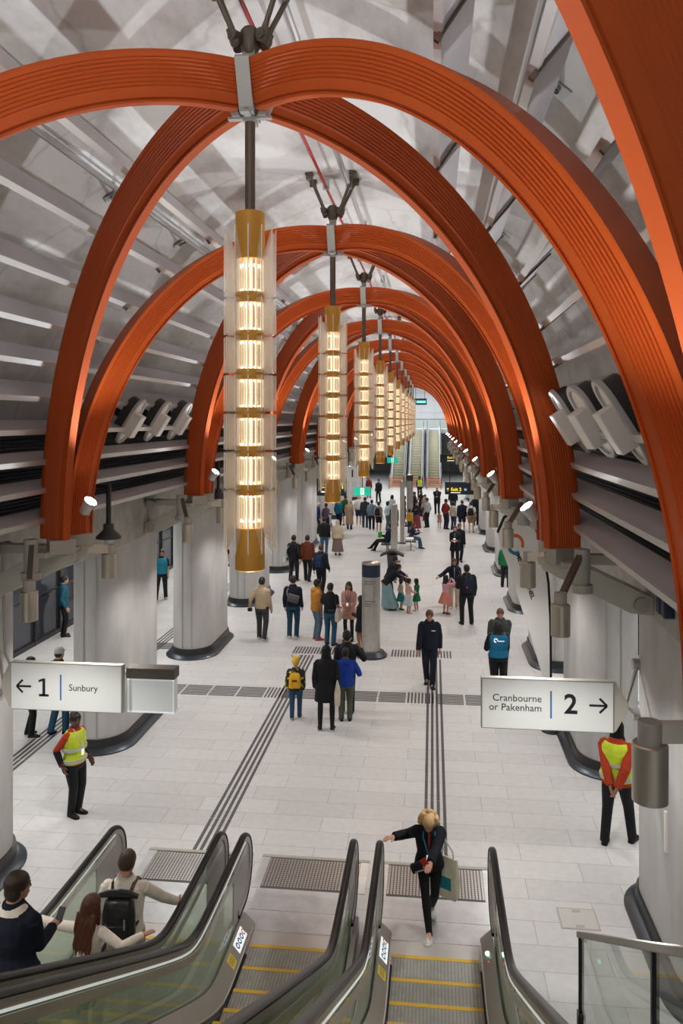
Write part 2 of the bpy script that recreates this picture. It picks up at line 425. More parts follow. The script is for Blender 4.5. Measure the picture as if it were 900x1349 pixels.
hub = MB().lathe([(.0, 9.14), (.06, 9.14), (.085, 9.2), (.085, 9.34), (.06, 9.37), (0, 9.37)], 16)
for sx in (-1, 1):
    for sy in (-1, 1):
        v = Vector((sx*.11, sy*.05, 9.22)); hub.tube([v, v+Vector((sx*.05, sy*.03, .12))], [.05, .035], 8); hub.cyl((sx*.12-.02, sy*.07-.03, 9.28), (sx*.12+.02, sy*.07+.03, 9.28), .05, 10)
hub = hub.mesh('hub'); hub.materials.append(M_bronze); hub.shade_smooth(); hub.set_sharp_from_angle(angle=R(35))
def strut_mesh(sx, sy):
    m = MB(); a = Vector((sx*.12, sy*.06, 9.28)); b = Vector((sx*.34, sy*.2, 9.80))
    m.tube([a, a.lerp(b, .1), a.lerp(b, .2), a.lerp(b, .8), a.lerp(b, .92), b], [.022, .03, .024, .024, .034, .03], 10)
    m.cyl(b+Vector((-.05, 0, -.02)), b+Vector((.05, 0, -.02)), .05, 12); m.box(b.x-.06, b.x+.06, b.y-.06, b.y+.06, b.z, b.z+.06)
    me = m.mesh('strut'); me.materials.append(M_bronze); me.shade_smooth(); me.set_sharp_from_angle(angle=R(35)); return me
struts = [strut_mesh(sx, sy) for sx in (-1, 1) for sy in (-1, 1)]
def ob(me, name, parent):
    o = bpy.data.objects.new(name, me); COL.objects.link(o); o.parent = parent; return o
for n in range(0, 12):
    y = NODE1+PITCH*(n-1)
    lab = 'orange ribbed arch leg at the upper right edge, nearest of the row' if n == 0 else '%s crossed orange ribbed arch of the row, carrying the %s hanging lamp' % (ORD[n-1], ORD[n-1])
    t = thing('crossed_arch', lab, 'arch', (CX, y, 0), 0, 'crossed orange arches along the vault')
    for (sx, sy), me in legs.items():
        if n == 0 and sy < 0: continue
        ob(me, 'arch_leg', t)
    ob(brk, 'node_plate', t); ob(hub, 'hub', t)
    for me in struts: ob(me, 'strut', t)

# ------------------------------------------------------------------ louvre blades either side
BL = [(1.61, 8.56, 55), (2.17, 8.07, 50), (2.52, 7.52, 45), (2.81, 7.06, 40), (2.97, 6.64, 32), (3.05, 6.23, 30), (3.10, 5.84, 24), (3.12, 5.47, 20), (3.14, 5.12, 18), (3.16, 4.75, 16)]
WHERE = ['topmost louvre blade %s, nearest the crown of the vault', 'second louvre blade from the top %s', 'third louvre blade from the top %s', 'fourth louvre blade from the top %s', 'fifth louvre blade from the top %s',
         'sixth louvre blade from the top %s, at eye height', 'fourth louvre blade from the bottom %s', 'third louvre blade from the bottom %s, before the dark duct', 'second louvre blade from the bottom %s, before the dark duct', 'lowest louvre blade %s, just above the concrete beam']
for s, nm in ((-1, 'on the left side'), (1, 'on the right side')):
    for i, (dx, z, ph) in enumerate(BL):
        ph = R(ph); c, sn = math.cos(ph), math.sin(ph)
        t = tag(empty('louvre_blade', (CX+s*dx, 0, z)), 'long grey '+WHERE[i] % nm, 'louvre', 'grey louvre blades %s' % nm)
        def P(u, v): return (s*(u*c-v*sn), u*sn+v*c)
        L = .42 if i < 6 else .30
        y0, y1 = -2.0, 70.5
        MB().prism([P(.03, 0), P(L, 0), P(L, .045), P(.03, .045)], y0, y1).build('blade', M_louvre, t, smooth=0)
        MB().prism([P(0, -.012), P(.032, -.012), P(.032, .055), P(0, .055)], y0, y1).build('front_lip', M_lip, t, smooth=0)
        if i < 6:
            hb = None
            for n in range(0, 7):
                for sg in (-1, 1):
                    yy = NODE1+PITCH*(n-1)+sg*min(dx*EY/EX, 2.6)
                    if hb is None:
                        m = MB().prism([P(-.02, -.022), P(L+.03, -.022), P(L+.03, -.004), P(-.02, -.004)], -.014, .014)
                        m.prism([P(-.06, -.025), P(.0, -.025), P(.0, .01), P(-.06, .01)], -.02, .02)
                        hb = m.build('hanger_bar', M_bronze, t, smooth=0); hb.location = (0, yy, 0)
                    else: inst(hb, t, (0, yy, 0))
    # lighting rail with stays to the vault
    t = thing('lighting_rail', 'galvanised pipe rail with stays running under the vault %s' % nm, 'pipe', (CX+s*2.31, 0, 8.85))
    MB().tube([(0, -1.5, 0), (0, 70, 0)], .035, 10).build('pipe', M_galv, t)
    MB().tube([(s*.0, -1.5, .1), (s*.0, 70, .1)], .014, 6).build('cable', M_grey, t)
    st = pl = None
    for n in range(24):
        yy = .9+2.9*n
        if st is None:
            st = MB().tube([(0, 0, 0), (s*.36, .75, .10)], .02, 8).build('stay', M_bronze, t); st.location = (0, yy, 0)
            pl = MB().box(-.1, .1, -.1, .1, -.006, .006).build('stay_plate', M_wall, t); pl.location = (s*.37, yy+.76, .12); pl.rotation_euler = (0, s*R(32), .3)
        else:
            inst(st, t, (0, yy, 0)); q = inst(pl, t, (s*.37, yy+.76, .12)); q.rotation_euler = pl.rotation_euler
for x, z, r, m, nm, lb in ((-1.66, 9.66, .022, M_red, 'sprinkler_pipe', 'thin red sprinkler pipe along the crown of the vault'), (-1.30, 9.68, .035, M_galv, 'conduit', 'grey cable conduit beside the red pipe along the vault crown')):
    t = thing(nm, lb, 'pipe', (x, 0, z))
    MB().tube([(0, -1, 0), (0, 70, 0)], r, 8).build('pipe', m, t)
    c = None
    for n in range(24):
        if c is None:
            c = MB().box(-.05, .05, -.02, .02, -.04, .14).build('clip', M_galv, t); c.location = (0, 1+2.9*n, 0)
        else: inst(c, t, (0, 1+2.9*n, 0))

# ------------------------------------------------------------------ hanging lamps
def make_lamp():
    t = empty('pendant_lamp', (CX, NODE1, 0))
    MB().cyl((0, 0, 7.75), (0, 0, 8.58), .045, 14).build('hanger_rod', M_bronze, t)
    MB().lathe([(0, 7.786), (.118, 7.786), (.127, 7.775), (.127, 7.40), (.12, 7.38), (0, 7.38)], 32).build('top_cap', M_gold, t)
    MB().lathe([(0, 5.08), (.12, 5.08), (.127, 5.07), (.127, 4.725), (.118, 4.716), (0, 4.716)], 32).build('bottom_cap', M_gold, t)
    MB().cyl((0, 0, 5.0), (0, 0, 7.5), .034, 16).build('core_tube', M_core, t)
    m = MB()
    for k in range(20):
        if k % 5 == 3: continue
        a = 2*PI*k/20+.11; m.cyl((.108*math.cos(a), .108*math.sin(a), 5.05), (.108*math.cos(a), .108*math.sin(a), 7.4), .0075 if k % 3 else .012, 8)
    m.build('frosted_rods', M_rod, t)
    for k in range(5):
        a = .3+2*PI*k/5
        MB().cyl((.072*math.cos(a), .072*math.sin(a), 5.0), (.072*math.cos(a), .072*math.sin(a), 7.5), .014, 8).build('tie_rod', M_chrome, t)
    N = 7; z0, z1 = 5.08, 7.38; st = (z1-z0)/N
    col = led = fin = None
    for k in range(N):
        zb = z0+k*st
        # fins: radial frosted plates; the outermost tiers are cut on a slant
        lo = zb-.20 if k == 0 else zb+.012; hi = zb+st+.26 if k == N-1 else zb+st-.012
        m = MB(); nf = 12
        for j in range(nf):
            a = 2*PI*j/nf+.15; M = Matrix.Rotation(a, 4, 'Z')
            zi0 = zb-.02 if k == 0 else lo; zi1 = zb+st+.02 if k == N-1 else hi
            poly = [(.134, zi0), (.222, lo), (.222, hi), (.134, zi1)]
            m.prism(poly, -.004, .004, 'y', M)
        fn = m.build('glass_fins', M_fins, t, smooth=0)
        m = MB()
        for j in range(nf): m.prism([(.2215, lo), (.2245, lo), (.2245, hi), (.2215, hi)], -.004, .004, 'y', Matrix.Rotation(2*PI*j/nf+.15, 4, 'Z'))
        m.build('fin_edge', M_finedge, fn, smooth=0)
        if k:
            MB().lathe([(.09, zb-.045), (.125, zb-.045), (.128, zb-.04), (.128, zb+.04), (.125, zb+.045), (.09, zb+.045)], 32).build('gold_collar', M_gold, t)
        for zz in (zb+.058, zb+st-.058):
            MB().lathe([(.062, zz-.006), (.108, zz-.006), (.108, zz+.006), (.062, zz+.006)], 24).build('light_ring', M_led, t)
    return t
lamp0 = make_lamp()
for n in range(1, 12):
    lab = ('nearest and largest hanging lamp of gold caps and frosted glass fins' if n == 1 else '%s hanging lamp of the row, gold capped with frosted glass fins' % ORD[n-1]) if n < 11 else 'farthest hanging lamp of the row, before the distant escalators'
    t = lamp0 if n == 1 else copy_tree(lamp0, None, None, (CX, NODE1+PITCH*(n-1), 0))
    tag(t, lab, 'lamp', 'hanging lamps along the hall axis')

# ------------------------------------------------------------------ feet: shoes, brackets, downlights, uplights
def make_bracket(s):
    t = empty('arch_bracket')
    # local frame: x = distance out from the hall axis times s, y along, z up
    q = lambda d: s*d
    m = MB()
    for sy in (-1, 1):
        M = Matrix.Translation((q(3.02), sy*.24, 0)) @ Matrix.Rotation(s*sy*-PI/4, 4, 'Z')
        m.loft([[M @ Vector((x*k, y*k2, z)) for x, y in ((-.19, -.07), (.19, -.16), (.19, .16), (-.19, .07))] for z, k, k2 in ((4.55, 1, 1), (4.38, 1, 1))])
    m.loft([[Vector((q(a), b, z)) for a, b in ((2.9, -.22), (3.2, -.40), (3.2, .40), (2.9, .22))] for z in (4.40, 4.34)])
    m.build('shoe', M_shoe, t, bevel=.006)
    m = MB().box(min(q(2.95), q(4.08)), max(q(2.95), q(4.08)), -.07, .07, 4.32, 4.44)
    m.build('arm', M_plate, t, bevel=.01)
    def pl(y0, y1): return MB().prism([(q(2.8), 4.36), (q(3.15), 4.40), (q(4.05), 3.98), (q(4.06), 3.78), (q(3.8), 3.80), (q(2.82), 4.28)], y0, y1)
    for y in (-.2, .16): pl(y, y+.04).build('knee_plate', M_plate, t, bevel=.006)
    for d, z, r in ((3.92, 3.90, .085), (3.92, 4.36, .08)): MB().cyl((q(d), -.24, z), (q(d), .24, z), r, 18).build('pin', M_shoe, t)
    m = MB().cyl((q(3.2), -.55, 4.18), (q(3.2), -.55, 4.58), .085, 20).cyl((q(3.2), -.55, 4.10), (q(3.2), -.55, 4.19), .115, 20)
    m.box(min(q(3.0), q(3.2)), max(q(3.0), q(3.2)), -.58, -.3, 4.36, 4.42)
    m.build('speaker_pod', M_shoe, t)
    return t
def make_can():
    t = empty('downlight')
    MB().lathe([(0, .12), (.062, .12), (.066, .115), (.066, 0), (0, 0)], 24).build('neck', M_shoe, t)
    MB().lathe([(0, 0), (.09, 0), (.097, -.008), (.097, -.32), (.088, -.325), (.085, -.30), (0, -.30)], 32).build('housing', M_nickel, t)
    MB().lathe([(0, -.295), (.08, -.295), (.08, -.302), (0, -.302)], 20).build('lens', M_down, t)
    return t
def make_up(s):
    t = empty('uplight')
    M = Vector((-s*.60, -.20, .78)).to_track_quat('Z', 'Y').to_matrix().to_4x4()
    m = MB()
    m.loft([[M @ Vector((r*math.cos(a), r*math.sin(a), z)) for a in [2*PI*j/24 for j in range(24)]] for r, z in ((.045, -.17), (.06, -.15), (.078, -.04), (.09, 0), (.09, .03), (.08, .03), (.08, .01))])
    m.tube([(0, .0, -.1), (s*.06, .1, -.16), (s*.12, .22, -.16)], .018, 8).build('housing', M_grey, t)
    MB().loft([[M @ Vector((r*math.cos(a), r*math.sin(a), z)) for a in [2*PI*j/24 for j in range(24)]] for r, z in ((.079, .012), (.079, .02), (.04, .026))]).build('lens', M_spot, t)
    return t
brs = {-1: make_bracket(-1), 1: make_bracket(1)}; can0 = make_can(); ups = {-1: make_up(-1), 1: make_up(1)}
used = set()
def use(key, root, loc, rz=0.):
    if key in used: return copy_tree(root, None, None, loc, rz)
    used.add(key); root.location = loc; root.rotation_euler = (0, 0, rz); return root
SIDE = {-1: 'left', 1: 'right'}
def nth(k, s):
    return 'nearest %s' % SIDE[s] if k == 0 else '%s %s' % (ORD[k-1] if k < 11 else 'last', SIDE[s])
for k in range(0, 11):
    for s in (-1, 1):
        y = FOOT0+PITCH*k; w = nth(k, s)
        if k == 0 and s == -1: continue
        foot = 'the %s foot of the arches' % w
        b = use(('b', s), brs[s], (CX, y, 0)); tag(b, 'grey steel shoe and bracket under '+foot, 'bracket', 'steel brackets under the arch feet')
        for nm, dx, dy, z, col in (('low', 2.86, -1.25, 4.12, 'hung on a slanted arm'), ('inner', 2.76, .73, 4.21, 'on a short level arm')):
            if k == 0 and nm == 'low': continue
            c = copy_tree(can0, None, None, (CX+s*dx, y+dy, z))
            tag(c, 'nickel can downlight %s at %s' % (col, foot), 'downlight', 'nickel downlights below the arch feet')
            m = MB()
            a0 = Vector((0, 0, .06))
            if nm == 'low': a1 = Vector((s*.34, .72, .42))
            elif k == 0: a1 = Vector((s*.5, -.05, .1))
            else: a1 = Vector((s*.16, -.55, .16))
            d = (a1-a0).normalized(); u = d.cross(Vector((0, 0, 1))).normalized(); v = u.cross(d)
            hh = .03 if nm == 'low' else .055; ww = .03
            m.loft([[p+u*x*ww+v*yv*hh for x, yv in ((-1, -1), (1, -1), (1, 1), (-1, 1))] for p in (a0, a1)])
            m.build('support_arm', M_bronze if nm == 'low' else M_plate, c, smooth=0)
        if 1:
            u = use(('up', s), ups[s], (CX+s*2.66, y-.12, 4.98) if k else (CX+2.80, y-.12, 4.86)); tag(u, 'bright round uplight between the orange legs at '+foot, 'uplight', 'bright uplights between the arch legs')
for o in list(can0.children)+[can0]: bpy.data.objects.remove(o)
# two black cone lamps by the nearest left feet
for k in (1, 2):
    y = FOOT0+PITCH*k
    t = thing('cone_lamp', 'black cone shaped fitting on a dark stem by the %s left arch foot' % ORD[k-1], 'fitting', (CX-2.92, y+1.1, 4.42))
    MB().cyl((0, 0, .1), (0, 0, .68), .035, 12).box(-.26, .03, -.025, .025, .64, .69).build('stem', M_blackpaint, t)
    MB().lathe([(0, .14), (.07, .14), (.075, .06), (.17, -.03), (.175, -.06), (.15, -.06), (0, -.02)], 28).build('cone', M_dgrey, t)
    MB().lathe([(0, -.03), (.05, -.03), (.06, -.12), (0, -.12)], 16).build('sensor', M_white, t)

# ------------------------------------------------------------------ oval fittings with white boxes
def make_oval(s):
    t = empty('oval_fitting')
    # stadium plate lying along the slope; local z = along slope, local x = facing the hall
    def st(hw, hl, n=10):
        p = []
        for i in range(n+1): a = PI*i/n; p.append((hw*math.cos(a), hl-hw+hw*math.sin(a)))
        for i in range(n+1): a = PI+PI*i/n; p.append((hw*math.cos(a), -(hl-hw)+hw*math.sin(a)))
        return p
    tilt = Matrix.Rotation(-s*R(32), 4, 'Y')
    def lay(pr): return [[tilt @ Vector((x, a, b)) for a, b in p] for p, x in pr]
    f = -s
    MB().loft(lay([(st(.2, .40), 0), (st(.2, .40), f*.03), (st(.19, .39), f*.045), (st(.145, .345), f*.045), (st(.14, .34), f*.02), (st(.14, .34), 0)]), closed=True).build('rim', M_grey, t)
    MB().loft(lay([(st(.143, .343), f*.0), (st(.143, .343), f*.022)])).build('face_plate', M_white, t)
    MB().loft(lay([(st(.17, .36), 0), (st(.17, .36), -f*.13), (st(.15, .34), -f*.15)])).build('back_box', M_dgrey, t)
    b = MB().box(min(f*.02, f*.17), max(f*.02, f*.17), -.1, .1, -.22, .16, tilt).build('housing', M_white, t, bevel=.012)
    m = MB().tube([tilt @ Vector((-f*.1, 0, .0)), tilt @ Vector((-f*.28, 0, 0))], .06, 8).build('stalk', M_dgrey, t)
    return t
ov = {1: make_oval(1), -1: make_oval(-1)}
for s, xs, ys, nm in ((1, CX+3.06, (9.0, 7.8, 6.6), 'right'), (-1, CX-3.06, (12.0, 13.2, 14.4), 'left'), (1, CX+3.06, (33.6, 32.4, 31.2), 'far right')):
    for i, y in enumerate(ys):
        t = use(('ov', s), ov[s], (xs, y, 6.0), R((2, 11, 1)[i]) if nm == 'right' else 0)
        w = {'right': ('farthest', 'middle', 'nearest'), 'left': ('nearest', 'middle', 'farthest'), 'far right': ('farthest', 'middle', 'nearest')}[nm][i]
        tag(t, '%s grey rimmed oval fitting with white box in the %s trio of louvre fittings' % (w, nm), 'fitting', 'oval fittings on the louvres')
# ------------------------------------------------------------------ escalators
T30 = math.tan(R(29.8))
def hinge(y, y0, w=.28):          # 0 beyond y0, rising towards smaller y
    s = y0-y; return T30*(s+math.sqrt(s*s+w*w))/2
def sweep(path, sec):             # section in (x,z) along a path in the yz plane
    rings = []
    n = len(path)
    for i, (y, z) in enumerate(path):
        a = path[max(i-1, 0)]; b = path[min(i+1, n-1)]
        t = Vector((0, b[0]-a[0], b[1]-a[1])).normalized(); nn = Vector((0, -t.z, t.y))
        if nn.z < 0 and False: nn = -nn
        rings.append([Vector((sx, y, z))+nn*sz for sx, sz in sec])
    return rings
def make_escalator(y_end, steps, far=False):
    # local frame: newel tips at y = 9.76 pointing +y, incline rises towards -y
    t = empty('escalator')
    ys = [y_end+(9.40-y_end)*i/60 for i in range(61)]
    top = [(y, 1.05+hinge(y, 7.42)) for y in ys]
    loop = [(9.40+.39*math.sin(a), .66+.39*math.cos(a)) for a in [PI*i/14 for i in range(1, 15)]]+[(9.15, .268)]
    path = top+loop
    K = 3 if far else 1
    if far: path = path[::K]+[path[-1]]
    for sx in (-1, 1):
        x = sx*.655
        sec = [(x+.04*math.cos(a), .022*math.sin(a)) for a in [2*PI*j/12 for j in range(12)]]
        hr = MB().loft(sweep(path, sec)).build('handrail', M_black if not far else M_dgrey, t, 50)
        sec = [(x-.022, -.075), (x+.022, -.075), (x+.03, -.02), (x-.03, -.02)]
        MB().loft(sweep(path, sec)).build('rail_track', M_steel2, hr, 30)
        if not far:
            sec = [(x-sx*.024-.004, -.085), (x-sx*.024+.004, -.085), (x-sx*.024+.004, -.07), (x-sx*.024-.004, -.07)]
            MB().loft(sweep(path[:62], sec)).build('glint_strip', M_strip, hr, 0)  # painted glint on the steel below the rail, no lamp
            for sg in (-1, 1):
                MB().loft(sweep(path[:61], [(x+sg*.05-.004, -.155), (x+sg*.05+.004, -.155), (x+sg*.05+.004, -.09), (x+sg*.05-.004, -.09)])).build('cover_strip', M_steel, hr, 0)
        # glass and the steel newel plate
        def dz(y): return .2+hinge(y, 7.95)
        gy = [y for y in ys[::2]]
        m = MB(); rings = []
        yg = 8.95
        gy = [y_end+(yg-y_end)*i/30 for i in range(31)]
        for y in gy: rings.append([(x-.006, y, dz(y)), (x+.006, y, dz(y)), (x+.006, y, .98+hinge(y, 7.42)), (x-.006, y, .98+hinge(y, 7.42))])
        m.loft(rings).build('glass_panel', M_glass if not far else M_wall, t, 0)
        pl = [(yg, .2), (9.40, .2)]+[(9.40+.33*math.sin(a), .66+.33*math.cos(a)) for a in [PI-PI*i/12 for i in range(13)]]+[(yg, .99)]
        if not far:
            MB().prism(pl[1:] if False else pl, x-.009, x+.009, 'x').build('newel_plate', M_steel2, t, 0)
        # decks
        ydk = [y_end+(9.3-y_end)*i/40 for i in range(41)]
        inn = sx*.505; o_ = sx*.73
        rings = []
        for y in ydk:
            h = hinge(y, 7.95)
            rings.append([(inn, y, h-.12), (inn, y, h+.07), (x-sx*.02, y, h+.215), (x-sx*.02, y, h-.12)])
        y = 9.42; rings.append([(inn, y, -.02), (inn, y, .05), (x-sx*.02, y, .17), (x-sx*.02, y, -.02)])
        MB().loft(rings).build('inner_deck', M_deck if not far else M_wall, t, 25)
        rings = []
        for y in ydk+[9.42]:
            h = hinge(y, 7.95) if y < 9.35 else 0
            bot = max(-.3, h-1.1) if y < 7 else -.02
            rings.append([(x+sx*.02, y, bot), (x+sx*.02, y, h+.215), (o_, y, h+.20), (o_, y, bot)])
        MB().loft(rings).build('outer_cladding', M_steel2 if not far else M_wall, t, 25)
        if not far:
            rings = [[(inn-sx*.004, y, hinge(y, 7.95)+.055), (inn+sx*.006, y, hinge(y, 7.95)+.075), (inn-sx*.010, y, hinge(y, 7.95)+.075)] for y in ydk]
            MB().loft(rings).build('edge_trim', M_lip, t, 0)
            m = MB(); yy = [v for v in ydk if v < 9.05]
            rings = [[(inn-sx*.0, v, hinge(v, 7.95)-.02), (inn-sx*.03, v, hinge(v, 7.95)+.0), (inn-sx*.03, v, hinge(v, 7.95)+.03), (inn-sx*.0, v, hinge(v, 7.95)+.05)] for v in yy]
            m.loft(rings).build('brush_guard', M_black, t, 0)
    # steps
    st = None
    for k in range(steps):
        yf = 9.06-.4*k; z = hinge(yf-.2, 7.72, .5)
        if yf-.4 < y_end: break
        if st is None:
            m = MB().box(-.475, .475, -.395, 0, -.06, 0)
            m.box(-.475, .475, -.395, -.36, -.26, 0)
            m.prism([(0, 0), (0, -.24), (-.05, -.24), (-.012, -.05), (-.02, 0)], -.475, .475, 'x')
            st = m.build('step', M_step if not far else M_fstep, t, 20)
            g = MB()
            for i in range(26 if not far else 0): g.box(-.46+i*.0368-.006, -.46+i*.0368+.006, -.39, -.05, .0, .0022)
            if not far: g.build('tread_groove', M_groove, st, 0)
            g2 = MB().box(-.475, .475, -.05, .001, .0, .004)
            if far: g2 = MB().box(-.475, .475, -.40, -.36, .0, .004)
            g2.build('edge_line', M_yline if not far else M_groove, st, 0)
            st.location = (0, yf, z)
        else: copy_tree(st, t, None, (0, yf, z))
    # comb and landing
    if not far:
        m = MB().box(-.5, .5, 9.06, 9.34, -.03, .008)
        for i in range(40): m.box(-.49+i*.025-.005, -.49+i*.025+.005, 9.02, 9.08, -.02, .004)
        m.build('comb_plate', M_lip, t, 0)
        m = MB()
        for y0, y1 in ((9.35, 9.74), (9.75, 10.20)): m.box(-.655, .655, y0, y1, -.02, .008)
        m.box(-.73, -.62, 10.21, 10.93, -.02, .008).box(.62, .73, 10.21, 10.93, -.02, .008)
        m.build('landing_plate', M_land, t, 0)
        MB().box(-.62, .62, 10.21, 10.93, -.02, .006).build('foot_mat', M_mat, t, 0)
        m = MB()
        for i in range(30):
            for j in range(15): m.box(-.6+i*.0414-.014, -.6+i*.0414+.014, 10.25+j*.044, 10.25+j*.044+.031, .006, .011)
        m.build('mat_stud', M_stud, t, 0)
        MB().box(-.74, .74, 10.94, 11.0, -.02, .01).build('threshold', M_shoe, t, 0)
    else:
        MB().box(-.6, .6, 9.1, 9.7, 0, .01).build('comb_plate', M_land, t, 0)
    return t
esc = make_escalator(.4, 30)
ESC = [(-3.195, 'left escalator carrying three riders down to the hall'), (-1.585, 'middle escalator, empty of riders, with yellow edged steps'), (.035, 'right escalator that the blond woman steps onto')]
ELIST = []
for i, (x, lb) in enumerate(ESC):
    e = esc if i == 0 else copy_tree(esc, None, None, (x, 0, 0)); e.location = (x, 0, 0)
    tag(e, lb, 'escalator', 'escalators rising to the camera landing'); ELIST.append(e)
far = make_escalator(-1.2, 27, True)
for i, (x, lb) in enumerate(((-3.2, 'leftmost of three distant escalators rising at the far end'), (-1.56, 'middle of three distant escalators rising at the far end'), (.1, 'rightmost of three distant escalators rising at the far end'))):
    e = far if i == 0 else copy_tree(far, None, None)
    e.location = (x, 81.9, 0); e.rotation_euler = (0, 0, PI)
    tag(e, lb, 'escalator', 'distant escalators at the far end')
# stickers and lights on the decks
def sticker(e, sx):
    # sloped inner deck: from (sx*.505, h+.07) to (sx*.635, h+.215)
    a = math.atan2(.145, .13)
    def at(y): return Vector((sx*.570, y, .1425+hinge(y, 7.95)+.002))
    for nm, y, l, m in (('pictogram_sticker', 8.93, .17, M_wht), ('warning_sticker', 8.55, .075, M_yel_st)):
        M = Matrix.Translation(at(y)) @ Matrix.Rotation(sx*-a, 4, 'Y')
        o = MB().box(-.06, .06, -l, l, 0, .003, M).build(nm, m, e, 0)
        if l > .1:
            d = MB()
            for j in range(3):
                c = M @ Vector((0, -.11+j*.085, .003)); n = (M.to_3x3() @ Vector((0, 0, 1)))
                d.cyl(c, c+n*.002, .036, 16)
            d.build('blue_pictogram', mat('pict_blue', (.02, .2, .5), .5), o, 0)
            d = MB()
            for j in range(3):
                M2 = M @ Matrix.Translation((0, -.11+j*.085, .0052)); d.box(-.009, .009, -.02, .014, 0, .001, M2); d.box(-.02, .02, -.004, .004, 0, .001, M2)
            d.build('white_figure', M_wht, o, 0)
            c = M @ Vector((0, .14, .003)); n = (M.to_3x3() @ Vector((0, 0, 1)))
            MB().cyl(c, c+n*.002, .034, 16).build('red_pictogram', mat('pict_red', (.6, .03, .03), .5), o, 0)
            M2 = M @ Matrix.Translation((0, .14, .0052)); MB().box(-.02, .02, -.016, .016, 0, .001, M2).build('white_figure', M_wht, o, 0)
        else:
            M2 = M @ Matrix.Translation((0, 0, .0035)); d = MB()
            for j in range(4): d.box(-.035, .035, -.05+j*.03, -.04+j*.03, 0, .001, M2)
            d.build('notice_line', mat('notice_ink', (.25, .17, .03), .5), o, 0)
M_yel_st = mat('sticker_yellow', (.80, .62, .10), .5)
for e in ELIST[1:]: sticker(e, -1)
e = ELIST[2]
for y, r, m, nm in ((9.0, .03, mat('green_led', (.6, 1, .7), .3, emit=(.45, 1, .6), estr=3), 'indicator_light'), (8.86, .012, mat('red_led', (.6, .05, .03), .3, emit=(1, .1, .05), estr=.6), 'sensor_light')):
    MB().ell((.565, y, .145+hinge(y, 7.95)), (r, r*1.2, r*.5)).build(nm, m, e)
# static glass guard right of the escalators
gx = 1.2
t = thing('glass_balustrade', 'frameless glass stair guard with black posts at the lower right', 'balustrade', (gx, 6.78, 0))
def gz(y): return 1.80-.60*y
poly = [(0, gz(0)-.02), (-6.0, gz(-6)-.02), (-6.0, gz(-6)-1.0), (0, gz(0)-1.0)]
MB().prism(poly, -.008, .008, 'x').build('glass_panel', M_glass2, t, 0)
MB().prism([(.04, gz(.04)-.02), (-6, gz(-6)-.02), (-6, gz(-6)+.035), (.04, gz(.04)+.035)], -.028, .028, 'x').build('top_rail', M_steel2, t, bevel=.006)
for i in range(3):
    y = -.02-2.2*i
    p = MB().box(-.02, .02, y-.02, y+.02, gz(y)-1.15, gz(y)-.02).build('post', M_black, t, bevel=.003)
    MB().box(-.03, .03, y-.04, y+.03, gz(y)-1.15, gz(y)-.62).build('post_clamp', M_blackpaint, p, bevel=.003)
    MB().box(.012, .022, y+.04, y-.22, gz(y)-.92, gz(y)-.66).build('glass_clamp', M_steel2, p)
MB().prism([(1.6, 0), (-6, 0), (-6, gz(-6)-.98), (.12, gz(.12)-.98)], -.05, .05, 'x').build('stringer', M_deck, t)

